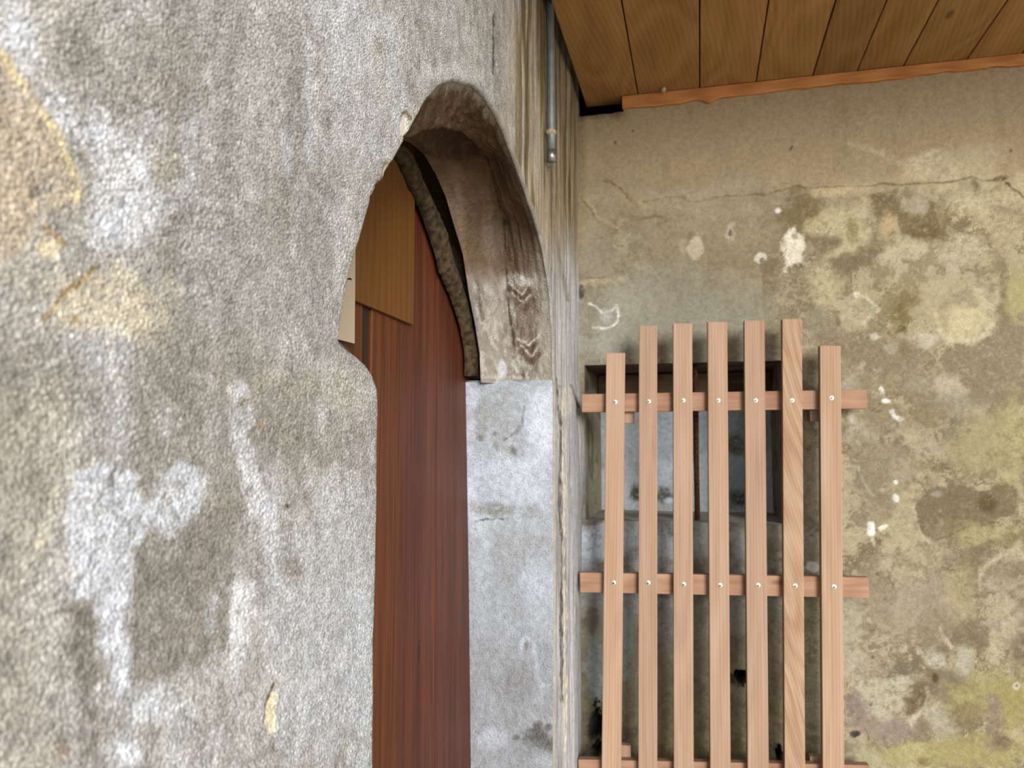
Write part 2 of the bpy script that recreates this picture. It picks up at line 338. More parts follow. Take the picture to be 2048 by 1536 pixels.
def paint_left(P, far):
    Y, Z = P[:, 1], P[:, 2]
    p = Paint(P, Y, Z, (166, 162, 156), 52.0, 150.0); p.sat = .76
    big = fbm(Y*9, Z*6, 41); str_ = fbm(Y*34, Z*5.0, 43)
    p.field(0.55*sstep(0.52, 0.72, big), (190, 186, 180)); p.field(0.55*sstep(0.48, 0.30, big), (146, 138, 126))
    p.field(0.45*sstep(0.55, 0.75, str_), (196, 197, 202)); p.field(0.4*sstep(0.45, 0.25, str_), (142, 136, 127))
    # warm tone of the wall close by
    p.field(0.35*sstep(330, 0, p.x), (186, 170, 146))
    mo = fbm(Y*70, Z*55, 47, 4); p.field(.40*sstep(.54, .70, mo), (194, 192, 190)); p.field(.40*sstep(.46, .32, mo), (134, 128, 119))
    B, T, G = p.blob, p.stroke, p.poly
    B(300, 110, 190, 75, (150, 142, 130), .55); B(330, 190, 110, 40, (142, 132, 118), .5)
    B(15, 60, 52, 120, (216, 217, 222), .85, -15); T([(50, 190), (140, 240), (235, 305), (270, 350)], 46, (207, 208, 213), .75)
    B(260, 410, 80, 65, (212, 213, 219), .8, 20); B(215, 460, 55, 40, (206, 207, 213), .7); B(330, 330, 25, 60, (168, 158, 142), .6)
    T([(345, 215), (350, 300), (352, 345)], 14, (148, 138, 122), .6); B(352, 315, 9, 7, (224, 214, 190), .8); T([(298, 209), (322, 211)], 3, (92, 80, 70), .7)
    G([(-60, 90), (20, 120), (70, 190), (105, 250), (130, 320), (160, 385), (148, 420), (80, 440), (60, 500), (-60, 560)], (192, 172, 146), .85, 8, 16)
    T([(2, 110), (60, 190), (110, 262), (140, 330), (158, 390), (140, 400)], 8, (228, 206, 152), .8); B(70, 385, 10, 16, (96, 90, 86), .6); B(95, 400, 30, 18, (206, 190, 160), .6)
    B(102, 496, 26, 24, (224, 208, 170), .85); T([(85, 455), (110, 470), (128, 490)], 5, (168, 132, 78), .7)
    B(215, 600, 120, 82, (206, 192, 164), .8, 10); B(300, 640, 60, 60, (196, 180, 148), .6); B(235, 640, 90, 40, (214, 202, 176), .5)
    T([(192, 534), (168, 556), (130, 585), (110, 612), (88, 634)], 6, (146, 108, 44), .85, .5, .9); B(152, 640, 12, 8, (140, 104, 52), .7)
    B(165, 690, 50, 35, (206, 206, 206), .5); B(195, 725, 26, 18, (206, 210, 218), .5)
    B(70, 760, 150, 95, (142, 136, 124), .55); B(420, 720, 160, 90, (152, 145, 132), .5)
    # combed ridges of the float
    for k in range(7):
        yy = 380+k*34; T([(330, yy+26), (400, yy+10), (450, yy+12), (505, yy+42)], 3.2, (134, 126, 116), .5, .6, 1.2, h=-0.0014)
    B(430, 560, 110, 130, (172, 170, 167), .35)
    # upper field between left edge and arch
    B(590, 250, 34, 170, (138, 133, 126), .5); B(572, 300, 14, 55, (196, 198, 206), .7); B(620, 295, 11, 40, (194, 196, 206), .7); B(620, 440, 30, 120, (142, 137, 130), .4)
    B(700, 60, 60, 130, (196, 198, 204), .6); T([(775, 40), (790, 150), (800, 260)], 16, (196, 199, 206), .6); B(740, 250, 50, 90, (188, 188, 190), .4)
    B(500, 60, 120, 90, (172, 169, 165), .4); B(520, 250, 60, 140, (180, 178, 174), .4)
    B(560, 600, 90, 90, (160, 157, 152), .5); B(640, 560, 38, 110, (150, 147, 141), .5)
    # lower field
    B(560, 770, 110, 45, (150, 143, 128), .7); B(690, 770, 52, 60, (178, 174, 158), .7); B(640, 740, 30, 28, (196, 196, 190), .4)
    B(560, 850, 62, 66, (138, 132, 118), .75); B(600, 900, 60, 60, (140, 134, 120), .6); B(690, 880, 60, 70, (150, 145, 132), .5)
    B(60, 890, 130, 110, (170, 160, 142), .5); T([(105, 985), (100, 1040), (80, 1090)], 12, (212, 200, 170), .6)
    G([(150, 950), (200, 925), (255, 935), (275, 960), (300, 1010), (296, 1060), (270, 1110), (262, 1170), (272, 1230), (290, 1300), (282, 1370), (240, 1390), (215, 1330), (200, 1230), (150, 1190), (135, 1120), (140, 1020)], (207, 210, 218), .88, 10, 16)
    G([(300, 1000), (320, 945), (365, 920), (400, 935), (415, 970), (400, 1030), (350, 1060), (360, 1090), (330, 1140), (305, 1090)], (202, 205, 212), .8, 9, 14)
    G([(420, 975), (470, 960), (490, 1010), (450, 1090), (470, 1140), (450, 1210), (470, 1270), (400, 1330), (350, 1340), (300, 1392), (262, 1385), (268, 1300), (255, 1240), (270, 1160), (300, 1060), (365, 1080), (400, 1040)], (138, 131, 119), .82, 12, 18)
    T([(165, 1225), (172, 1300), (178, 1400), (186, 1560)], 24, (130, 122, 111), .85, .5, .5)
    T([(110, 1225), (135, 1218), (160, 1232), (178, 1250)], 2.5, (100, 88, 76), .7); T([(232, 935), (222, 970)], 4, (96, 86, 74), .7); T([(212, 965), (228, 940)], 2, (80, 70, 62), .7)
    T([(470, 790), (480, 850), (495, 920), (505, 985), (520, 1020)], 22, (216, 217, 222), .75, .6, .8); T([(545, 1000), (535, 1080), (560, 1150)], 20, (204, 206, 212), .6)
    T([(480, 1180), (478, 1250), (470, 1320)], 20, (228, 229, 232), .85, .6, .8); T([(430, 1200), (420, 1260)], 14, (190, 192, 198), .6)
    B(660, 1330, 110, 260, (198, 202, 210), .6); B(560, 1240, 30, 90, (176, 178, 182), .5); B(660, 1100, 70, 80, (186, 186, 186), .5); B(720, 1200, 40, 300, (192, 196, 204), .35)
    B(665, 985, 40, 50, (204, 204, 204), .5); B(590, 1140, 26, 24, (136, 130, 120), .5); B(574, 1010, 5, 6, (74, 68, 62), .8)
    B(310, 1410, 60, 38, (212, 215, 222), .7); B(250, 1500, 40, 40, (216, 219, 226), .8); B(410, 1480, 80, 60, (170, 168, 164), .5); B(380, 1390, 60, 25, (184, 182, 176), .5)
    B(130, 1500, 22, 24, (172, 132, 104), .4); T([(548, 1370), (534, 1400), (530, 1440)], 3, (90, 70, 50), .8); B(545, 1432, 13, 54, (226, 210, 172), .9, 4, .3, .5, .6, -0.0015); B(546, 1500, 10, 14, (110, 96, 76), .6)
    B(523, 852, 5, 6, (176, 110, 66), .8)
    # flakes broken from the arris of the arch
    B(809, 258, 10, 28, (190, 180, 170), .95, -8, .2, .3, .1, -0.003); T([(803, 232), (813, 222), (822, 240)], 3, (120, 92, 62), .8); T([(812, 270), (822, 255), (838, 215)], 5, (214, 206, 188), .7)
    B(757, 385, 10, 24, (192, 184, 174), .95, 24, .2, .3, .1, -0.003); B(777, 335, 8, 16, (184, 176, 166), .8, 20, .3, .4, .2, -0.002); T([(744, 405), (748, 378), (764, 352), (775, 325)], 3, (132, 104, 72), .8)
    T([(690, 640), (706, 560), (728, 470)], 5, (170, 156, 134), .5)
    B(905, 148, 80, 22, (196, 193, 188), .6)
    # the stretch beyond the arch, streaked by running water
    st = fbm(Y*40, Z*4.0, 51, 2); s2 = fbm(Y*70, Z*5, 53, 1); far_m = sstep(985, 1040, p.x)
    lowm = sstep(600, 420, p.y + 120*(st-.5)); p.sat = (.84+.12*far_m)[:, None]
    p.field(far_m*0.45, (168, 160, 150))
    p.field(far_m*lowm*0.80*sstep(990, 1115, p.x + 120*(st-.5)), (126, 109, 80)); p.field(far_m*lowm*0.85*sstep(0.46, 0.62, st)*sstep(1020, 1050, p.x), (92, 76, 42))
    p.field(far_m*lowm*0.6*sstep(0.42, 0.25, s2), (166, 152, 126))
    p.field(far_m*(1-lowm)*0.65, (166, 168, 176)); p.field(far_m*(1-lowm)*0.6*sstep(0.5, 0.65, st), (140, 138, 140))
    p.field(far_m*(1-lowm)*0.5*sstep(0.42, 0.25, s2), (200, 196, 190))
    T([(986, 30), (987, 90), (987, 150)], 2, (70, 58, 48), .8); T([(1100, 320), (1105, 420), (1120, 520), (1135, 600)], 4, (120, 110, 98), .6)
    T([(1112, 760), (1121, 850), (1122, 900), (1118, 1000), (1125, 1100), (1122, 1250), (1124, 1400)], 3, (60, 58, 50), .75, .5, 1.4)
    T([(1126, 780), (1126, 880), (1128, 980), (1127, 1100), (1130, 1300), (1130, 1500)], 3, (226, 216, 194), .8, .5, 1.2)
    T([(1142, 770), (1152, 800), (1158, 815)], 2, (66, 58, 50), .8); B(1140, 800, 10, 30, (188, 178, 160), .6)
    p.g = p.g*(1-0.55*far_m)
    return p

def left_patch(far):
    if not far:
        rows = np.concatenate([rows_low, rows_arch_n, rows_top]); yb = np.where(rows < APZ, interp_z(NEAR0, rows), APY)
        c1 = np.linspace(-1.6, 0.20, 16)
        g = np.linspace(0, 1, 300); g = (1-(1-g)**1.12)
        g = np.concatenate([g[:-1], 1-np.array([0.008, 0.0055, 0.0035, 0.002, 0.001, 0.0]) * 0.5])
        g = np.unique(np.round(g, 6))
        YY = np.concatenate([np.tile(c1, (len(rows), 1)), 0.20 + (yb[:, None]-0.20)*g[None, 1:]], axis=1)
        edge = yb
    else:
        rows = np.concatenate([rows_far_low, rows_arch_f, rows_top]); yb = np.where(rows < APZ, interp_z(FAR0, rows), APY)
        g = np.unique(np.round(np.concatenate([[0, .0015, .003, .005, .008, .012], np.linspace(0.013, 1, 290)]), 6))
        YY = yb[:, None] + (YB+0.03-yb[:, None])*g[None, :]
        edge = yb
    ZZ = np.tile(rows[:, None], (1, YY.shape[1]))
    P = np.stack([np.full_like(YY, -D) + wall_left_h(YY, ZZ), YY, ZZ], -1)
    pt = paint_left(P.reshape(-1, 3), far)
    P[..., 0] += pt.h.reshape(YY.shape)
    # rounded arris at the opening (distance to the outline of the opening)
    tab = np.array(NEAR0 if not far else FAR0)
    near = np.nonzero((np.abs(YY-edge[:, None]) < 0.05) | ((ZZ > APZ-0.02) & (ZZ < APZ+0.03)))
    q = np.stack([YY[near], ZZ[near]], -1); dm = np.full(len(q), 1e9)
    for a, b in zip(tab[:-1], tab[1:]):
        e = b-a; t = np.clip(((q-a)@e)/(e@e+1e-12), 0, 1); dm = np.minimum(dm, np.hypot(*(q-a-t[:, None]*e).T))
    w = np.clip(RB-dm, 0, RB); P[near[0], near[1], 0] -= RB-np.sqrt(np.maximum(RB**2-w**2, 0))
    C_ = pt.rgba(.94).reshape(YY.shape+(4,)); k = sstep(.012, .004, dm + .006*(fbm(q[:, 0]*90, q[:, 1]*90, 33)-.5))*(.85 if far else .25)
    C_[near[0], near[1], :3] = C_[near[0], near[1], :3]*(1-k[:, None]) + lin((150, 143, 133))*.72*k[:, None]; C_[near[0], near[1], 3] *= 1-.9*k*far
    return P, C_.reshape(-1, 4)

Pn, Cn_ = left_patch(False); Pf, Cf_ = left_patch(True)
wall_left = grid_mesh('wall_left', Pn, M_LEFT, None, Cn_, flip=False)
tag(wall_left, 'grey sandy stucco wall with white lime bloom around the arched doorway', 'wall', 'structure')
grid_mesh('plaster_strip', Pf, M_LEFT, wall_left, Cf_, flip=False)

# reveal of the doorway: outer arris -> rough inner lip -> line of the door frame
def resample(tab, n, pw=1.0):
    t = np.asarray(tab, float); s = np.concatenate([[0], np.cumsum(np.hypot(*np.diff(t[:, :2], axis=0).T))]); s /= s[-1]
    u = np.linspace(0, 1, n)**pw
    return np.stack([np.interp(u, s, t[:, k]) for k in range(t.shape[1])], -1)
def pix(pts): return [(onX(x, y, X)[1], onX(x, y, X)[2], X) for x, y, X in pts]
lip_far = pix([(955, 296, -.335), (975, 310, -.335), (983, 343, -.34), (995, 400, -.345), (1009, 440, -.352), (1012, 540, -.365), (1018, 650, -.37), (1020, 753, -.37)])
lip_near = [(.572, 1.482, -.36), (.60, 1.56, -.355), (.66, 1.65, -.345), (.74, 1.715, -.335), (.816, 1.759, -.32)] + pix([(850, 258, -.322), (889, 252, -.325), (920, 262, -.33), (945, 285, -.335)]) + [lip_far[0]]
BX = -.416
back_far = pix([(x, y, BX) for x, y in ((820, 285), (848, 308), (872, 350), (892, 395), (908, 450), (926, 510), (938, 590), (949, 645), (959, 705), (961, 751))])
back_far.append((back_far[-1][0]+.002, 1.524, BX))
lip_far.append((lip_far[-1][0]+.002, 1.524, -.37))
back_near = [(.585, 1.482, BX), (.62, 1.58, BX), (.70, 1.70, BX), (.80, 1.77, BX), (.92, 1.82, BX), back_far[0]]
def ret(r, cyz=(1.06, 1.40), k=.035):
    out = []
    for y, z, X in r:
        d_ = np.array([y-cyz[0], z-cyz[1]]); d_ = d_/np.linalg.norm(d_); out.append((y+d_[0]*k, z+d_[1]*k, X))
    return out
o_near = [(y, z, -D-RB) for y, z in NEAR0 if z >= 1.48]; o_far = [(y, z, -D-RB) for y, z in FAR0 if z >= 1.53] + [(1.487, 1.524, -D-RB)]
def loft(r0, r1, r2, n, m1, m2, rough, seed):
    A, B_, C_ = resample(r0, n), resample(r1, n), resample(r2, n)
    t1 = np.linspace(0, 1, m1)[None, :, None]; t2 = np.linspace(0, 1, m2)[None, 1:, None]
    G1 = A[:, None, :]*(1-t1) + B_[:, None, :]*t1; G2 = B_[:, None, :]*(1-t2) + C_[:, None, :]*t2
    G = np.concatenate([G1, G2], axis=1)            # (Y, Z, X)
    P = np.stack([G[..., 2], G[..., 0], G[..., 1]], -1)
    # start ring follows the wall relief
    k = np.clip(1-np.arange(P.shape[1])/6.0, 0, 1)[None, :]
    P[..., 0] += k*wall_left_h(P[..., 1], P[..., 2])
    du = np.gradient(P, axis=0); dv = np.gradient(P, axis=1); nn = np.cross(du, dv); nn /= np.linalg.norm(nn, axis=-1, keepdims=True)+1e-12
    cen = np.array([-.36, 1.05, 1.45]); sg = np.sign(((cen-P)*nn).sum(-1).mean()); nn *= sg
    a, b = np.arange(n)[:, None]*0.02 + 0*P[..., 0], P[..., 0]*12 + 0*P[..., 1]
    h = rough*(fbm(P[..., 1]*14+P[..., 2]*14, P[..., 0]*30, seed, 4)-0.5)*2 + rough*0.7*(fbm(P[..., 2]*70+P[..., 1]*50, P[..., 0]*110, seed+2, 3)-0.5)*2
    env = np.sin(np.linspace(0, math.pi, P.shape[1]))[None, :]**0.5
    if rough > .004:      # hollow broken out behind the lip at the crown
        px_, py_ = chart(P.reshape(-1, 3)); cm = (sstep(1000, 940, px_)*sstep(360, 300, py_)).reshape(P.shape[:2])
        t_ = np.clip((np.arange(P.shape[1])-m1+1)/(m2-1), 0, 1)[None, :]
        h = h - .028*cm*np.sin(math.pi*np.clip(t_*1.25, 0, 1))**.7/np.maximum(env, .3)
    P = P + nn*(h*env)[..., None]
    return P, nn
def paint_reveal(P, upper):
    f = P.reshape(-1, 3); tt = np.tile(np.linspace(0, 1, P.shape[1]), P.shape[0]); u = f[:, 2]+f[:, 1]*0.7; v = f[:, 0]*1.2+f[:, 1]*0.3
    if upper:
        p = Paint(f, u, v, (128, 103, 80), 40, 140); p.sat = 1.0; B, T, G = p.blob, p.stroke, p.poly
        n = fbm(u*26, v*40, 61); p.field(.5*sstep(.52, .68, n), (150, 134, 118)); p.field(.5*sstep(.46, .32, n), (96, 78, 60))
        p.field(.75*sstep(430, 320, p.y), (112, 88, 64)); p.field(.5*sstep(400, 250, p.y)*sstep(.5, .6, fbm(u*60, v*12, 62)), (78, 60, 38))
        p.field(.72*sstep(520, 580, p.y + 30*p.n1), (172, 167, 160)); p.field(.65*sstep(530, 600, p.y)*sstep(.50, .60, fbm(u*70, v*90, 63)), (206, 202, 194)); p.field(.5*sstep(530, 600, p.y)*sstep(.46, .36, fbm(u*80, v*80, 64)), (122, 112, 100))
        p.field(.75*sstep(1046, 1085, p.x+10*p.n1)*sstep(430, 500, p.y), (186, 178, 160)); p.field(.6*sstep(995, 1040, p.x)*sstep(240, 330, p.y)*sstep(430, 360, p.y), (150, 136, 114))
        B(1000, 470, 40, 60, (138, 122, 108), .6); B(1050, 480, 24, 50, (134, 116, 100), .6); B(985, 620, 30, 45, (196, 190, 176), .5, rag=.9); B(1000, 720, 40, 40, (160, 152, 138), .4)
        B(1055, 640, 22, 95, (128, 110, 96), .8, -8); B(1070, 650, 14, 22, (158, 146, 130), .7)
        for pts in ([(1018, 567), (1046, 590), (1060, 566)], [(1024, 586), (1047, 607), (1061, 588)], [(1035, 676), (1056, 692), (1078, 672)], [(1042, 692), (1062, 713), (1082, 688)]):
            T(pts, 2.0, (222, 214, 196), .85, .5, .8, h=0.0008)
            T([(x+1, y+11) for x, y in pts], 6.5, (100, 82, 68), .7, .5, .5)
        B(1040, 562, 30, 13, (216, 212, 206), .75, rag=.8); B(1075, 565, 16, 20, (206, 202, 194), .6); B(1006, 735, 10, 22, (214, 216, 222), .8); T([(1030, 720), (1034, 745)], 3, (220, 216, 206), .7)
        B(1090, 690, 16, 60, (196, 192, 178), .6); T([(948, 752), (1000, 754), (1075, 758)], 4, (206, 196, 176), .7)  # last stroke paints the lit top edge of the jamb ledge
        T([(1008, 440), (1012, 540), (1020, 640), (1030, 700)], 2.5, (82, 66, 52), .6, .5, 1.0); T([(938, 520), (955, 570), (965, 640)], 4, (96, 82, 68), .6); T([(1078, 495), (1088, 520), (1090, 552)], 2.5, (84, 66, 50), .7)
        T([(895, 280), (940, 305), (985, 320)], 4, (70, 52, 38), .5); G([(820, 275), (850, 258), (890, 252), (925, 266), (962, 300), (940, 322), (880, 318), (850, 312)], (84, 62, 44), .8, 6, 5)  # dirty brown hollow at the crown, its shade put into the colour
        p.field(.9*sstep(.16, .03, tt + .25*p.n1 + .2*p.n2), (172, 164, 152))
    else:
        p = Paint(f, u, v, (176, 184, 196), 30, 130); B, T, G = p.blob, p.stroke, p.poly
        n = fbm(u*16, v*22, 71); n3 = fbm(u*60, v*60, 73)
        p.field(.45*sstep(.5, .34, n), (150, 153, 156)); p.field(.5*sstep(.54, .68, n), (198, 206, 218)); p.field(.35*sstep(.54, .66, n3), (158, 160, 160)); p.field(.3*sstep(.45, .34, n3), (206, 213, 224))
        B(1000, 805, 55, 45, (152, 156, 158), .7); B(962, 840, 14, 45, (146, 148, 146), .7); B(1025, 850, 22, 26, (150, 152, 152), .6); B(1085, 850, 26, 70, (204, 211, 222), .7); B(1000, 940, 50, 45, (200, 208, 220), .6); B(1070, 960, 35, 60, (200, 208, 220), .5)
        T([(1048, 815), (1046, 845), (1035, 862), (1022, 872), (1010, 880)], 3, (112, 114, 110), .8, .5, 1); B(1028, 900, 9, 13, (108, 108, 100), .85, -20, rag=.9); B(1010, 878, 5, 5, (110, 110, 104), .8); B(960, 878, 5, 8, (116, 116, 106), .8); B(993, 893, 4, 9, (124, 124, 116), .8, -20); B(990, 868, 4, 5, (122, 122, 112), .8)
        B(985, 1018, 46, 16, (136, 136, 132), .8); B(1060, 1025, 18, 14, (146, 147, 147), .6); T([(951, 1043), (985, 1037), (1020, 1037)], 1.8, (96, 94, 88), .8); T([(1020, 1037), (1112, 1030)], 1.4, (140, 140, 138), .8)
        p.field(.5*sstep(1040, 1060, p.y), (158, 162, 166)); B(960, 1060, 16, 20, (196, 204, 214), .6); B(975, 1090, 12, 14, (194, 202, 212), .6); B(1030, 1110, 60, 50, (150, 152, 154), .4)
        B(1080, 1160, 40, 50, (190, 199, 212), .5); B(965, 1150, 18, 60, (190, 198, 210), .5); B(1000, 1200, 50, 40, (166, 172, 180), .4)
        p.field(.45*sstep(1230, 1300, p.y), (146, 149, 152)); T([(1041, 1306), (1042, 1284), (1052, 1274), (1066, 1282), (1072, 1320), (1074, 1355), (1082, 1372), (1098, 1370)], 4.5, (188, 198, 212), .8); B(1052, 1290, 6, 10, (128, 124, 112), .7)
        B(1030, 1370, 45, 40, (138, 136, 136), .5); B(980, 1400, 26, 40, (170, 176, 184), .5); B(985, 1478, 40, 22, (192, 198, 210), .7); B(1080, 1478, 24, 22, (92, 88, 84), .85, rag=.9); B(1075, 1452, 10, 10, (100, 96, 90), .8); B(1098, 1455, 9, 9, (100, 96, 90), .8); B(1104, 1488, 9, 18, (106, 102, 96), .7); B(1035, 1475, 8, 6, (112, 108, 104), .7); B(1090, 1525, 20, 14, (190, 196, 204), .6)
        T([(1110, 760), (1110, 1100), (1112, 1536)], 4, (196, 200, 206), .6)
    return p
def reveal(name, r0, r1, r2, n, m1, m2, rough, seed, upper):
    P, nn = loft(r0, r1, r2, n, m1, m2, rough, seed)
    pt = paint_reveal(P, upper); P = P + nn*pt.h.reshape(P.shape[:2])[..., None]
    return grid_mesh(name, P, M_REVEAL, wall_left, pt.rgba(.60 if upper else .70))
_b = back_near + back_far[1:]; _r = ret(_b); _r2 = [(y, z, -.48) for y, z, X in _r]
_P, _ = loft(_b, _r, _r2, 160, 5, 5, 0.0, 83); grid_mesh('frame_rebate', _P, M_REBATE_SHADE, wall_left)
arch = reveal('arch_reveal', ret(o_near + o_far[1:], k=.0015), lip_near + lip_far[1:], back_near + back_far[1:], 520, 44, 34, 0.0055, 81, True)
# cement jamb on the far side, standing proud of the old stone with a ledge on top
zt = 1.530
jf0 = [(1.565, zt+.006, -D-RB-.004), (1.505, zt+.004, -D-RB-.004), (1.4865, zt, -D-RB), (1.484, 1.2, -D-RB), (1.478, .8, -D-RB), (1.478, 0, -D-RB)]
jf1 = [(1.575, zt+.006, -.36), (1.515, zt+.004, -.36), (1.474, zt, -.36), (1.486, 1.15, -.36), (1.494, .78, -.36), (1.50, 0, -.36)]
jf2 = [(1.580, zt+.006, -.475), (1.520, zt+.004, -.475), (1.461, zt, -.475), (1.492, 1.15, -.475), (1.515, .77, -.475), (1.52, 0, -.475)]
jamb_far = reveal('jamb_block', jf0, jf1, jf2, 420, 30, 24, 0.0012, 91, False)
jn0 = [(.640, 0, -D-RB), (.633, 1.2, -D-RB), (.6285, 1.45, -D-RB), (.60, 1.471, -D-RB), (.56, 1.484, -D-RB)]
jn2 = [(y, z, -.475) for y, z, X in jn0]; jn1 = [(y, z, -.36) for y, z, X in jn0]
reveal('jamb_block', jn0, jn1, jn2, 80, 12, 10, 0.0008, 95, False)

# ================================================================ BACK WALL with niche
NX0, NX1, NZ0, NZ1, NDEP = -.262, .180, 1.228, 1.590, 0.30
xs = np.concatenate([np.arange(-.290, NX0-.001, .004), [NX0], np.arange(NX0+.0024, NX1-.001, .0024), [NX1], np.arange(NX1+.0024, .72, .0024), np.linspace(.74, 2.6, 30)])
zs = np.concatenate([np.linspace(0, .69, 8), np.arange(.70, NZ0-.001, .0024), [NZ0], np.arange(NZ0+.0024, NZ1-.001, .0024), [NZ1], np.arange(NZ1+.0024, 2.232, .0024)])
XX, ZZ = np.meshgrid(xs, zs)
def back_h(X, Z):
    return 0.006*(fbm(X*5, Z*5, 101, 3)-.5) + 0.0035*(fbm(X*26, Z*26, 103, 4)-.5)
def paint_back(P):
    f = P.reshape(-1, 3); X, Z = f[:, 0], f[:, 2]
    p = Paint(f, X, Z, (178, 153, 114), 26, 95); p.sat = .80; B, G = p.blob, p.poly
    def T(pts, w, col, a=.8, soft=.9, rag=1.2, g=None, h=0.0): p.stroke(pts, w, col, a if w < 3 else a*.85, soft, rag, g, h)
    big = fbm(X*9, Z*9, 111); med = fbm(X*24, Z*24, 113); wx = p.x + 140*(fbm(X*6, Z*6, 117)-.5); wy = p.y + 130*(fbm(X*6, Z*6, 119)-.5)
    p.field(.35*sstep(.55, .7, fbm(X*40, Z*7, 115))*sstep(420, 300, p.y), (154, 128, 90)); p.field(.30*sstep(.55, .7, fbm(X*7, Z*5, 116))*sstep(420, 300, p.y), (178, 154, 116))
    low = sstep(345, 470, wy); p.field(.9*low, (150, 138, 109))
    p.field(low*.6*sstep(.54, .66, big), (172, 158, 126)); p.field(low*.6*sstep(.45, .34, big), (132, 115, 82)); p.field(low*.35*sstep(.54, .64, med), (180, 168, 136)); p.field(low*.35*sstep(.45, .36, med), (124, 108, 78))
    p.field(.55*sstep(1590, 1450, wx)*sstep(520, 640, wy), (150, 147, 132)); p.field(.6*sstep(1640, 1760, wx)*sstep(330, 400, wy)*sstep(640, 560, wy), (192, 174, 134))
    lb = sstep(1660, 1560, wx)*sstep(1000, 1060, p.y); p.field(.85*lb, (150, 150, 140)); p.field(.75*lb*sstep(1480, 1330, wx)*sstep(1400, 1120, wy), (170, 180, 192))
    p.field(.6*lb*sstep(.5, .62, med)*sstep(1350, 1100, p.y), (192, 200, 208)); p.field(.75*lb*sstep(1180, 1330, wy), (134, 118, 84)); p.field(.5*lb*sstep(1330, 1450, wy)*sstep(.48, .6, big), (142, 124, 70)); p.field(.5*lb*sstep(.46, .36, med), (104, 92, 68))
    # tide lines: blotches of differing tone with pale or dark rims
    for sd, sc, am in ((201, 7.0, .55), (211, 13.0, .42)):
        nw = fbm(X*sc+1.6*p.w1, Z*sc+1.6*p.w2, sd, 5)*9.0 + .35*p.n2; q = np.floor(nw).astype(int); fr = nw-q
        tone = _TAB[(q*7+sd) % 256, 17]; up = low*(.35+.65*sstep(1500, 1700, p.x))
        p.field(up*am*sstep(.62, .75, tone), (186, 170, 128)); p.field(up*am*sstep(.38, .25, tone), (122, 104, 70))
        p.field(up*am*.9*sstep(.10, .02, fr)*(tone > .45), (204, 190, 152)); p.field(up*am*.8*sstep(.90, .98, fr)*(tone < .55), (106, 88, 56))
    # cracks and lime edge under the smooth band
    B(1275, 400, 60, 30, (176, 154, 114), .5); T([(1160, 300), (1165, 420), (1165, 520)], 14, (176, 158, 126), .5)
    ck = (118, 92, 56)
    T([(1207, 361), (1222, 363), (1238, 376), (1255, 394), (1273, 411)], 2.6, ck, .75, h=-.001); T([(1230, 378), (1258, 404), (1284, 408)], 5, (190, 168, 128), .6)
    T([(1286, 405), (1326, 398), (1359, 394), (1385, 402), (1431, 395), (1480, 391), (1535, 389), (1598, 372)], 2.0, ck, .55, h=-.0005)
    T([(1300, 402), (1400, 385), (1470, 368), (1560, 358)], 14, (182, 168, 134), .5, rag=1.0); T([(1161, 389), (1178, 411), (1194, 433), (1216, 446), (1240, 458)], 4, (196, 172, 128), .7); T([(1160, 392), (1176, 416), (1192, 438), (1236, 460), (1258, 442), (1317, 433), (1338, 440)], 2, ck, .6)
    T([(1304, 501), (1321, 492), (1348, 468)], 3, (112, 78, 44), .8); T([(1298, 498), (1306, 515)], 2.5, (104, 72, 42), .8)
    B(1310, 470, 60, 40, (146, 132, 104), .5); B(1190, 500, 40, 60, (158, 146, 122), .6, rag=.9); B(1400, 480, 100, 60, (158, 142, 108), .5); B(1470, 500, 60, 60, (154, 134, 96), .5)
    T([(1160, 568), (1195, 557), (1250, 560)], 9, (210, 188, 146), .8, rag=1.0); T([(1172, 556), (1215, 551)], 1.6, (110, 84, 56), .7); B(1161, 583, 7, 14, (62, 56, 46), .85, h=-.003)
    B(1330, 560, 130, 40, (156, 150, 132), .4); B(1320, 630, 150, 60, (150, 145, 126), .6); B(1250, 600, 50, 40, (168, 162, 142), .5, rag=.9); B(1210, 690, 60, 36, (168, 168, 158), .6, rag=.9); B(1460, 610, 90, 60, (148, 142, 118), .5)
    T([(1178, 610), (1194, 616), (1206, 628), (1222, 622), (1233, 608), (1238, 630), (1230, 650), (1210, 658), (1188, 655)], 2.8, (226, 222, 214), .9, .5, 1.0, h=.001); B(1213, 634, 13, 16, (184, 182, 172), .8)
    B(1188, 632, 12, 16, (138, 128, 112), .6)
    # flaked spots
    B(1393, 498, 14, 27, (196, 182, 150), .92, 0, .2, .5, h=-.0015); B(1366, 490, 8, 16, (176, 162, 134), .6); B(1382, 470, 10, 10, (120, 104, 76), .5); B(1461, 464, 9, 17, (196, 182, 160), .7, rag=1.4); B(1461, 466, 4, 8, (96, 76, 56), .7, rag=1.2)
    B(1552, 450, 20, 40, (150, 134, 104), .5); B(1608, 425, 46, 44, (126, 106, 66), .8); B(1620, 470, 30, 22, (128, 108, 70), .7); B(1555, 421, 7, 6, (236, 230, 216), .95, rag=.7); T([(1548, 408), (1560, 412), (1570, 428)], 3, (120, 100, 66), .6)
    B(1586, 497, 22, 38, (240, 232, 208), .97, 8, .2, .45, h=-.0015); B(1590, 474, 8, 8, (168, 150, 116), .7); T([(1566, 480), (1562, 510), (1572, 535), (1600, 532)], 4, (120, 102, 72), .6)
    B(1522, 515, 12, 9, (222, 212, 194), .9, -15, .3, .9); B(1524, 520, 5, 5, (96, 82, 62), .8); B(1531, 537, 15, 15, (130, 114, 88), .75)
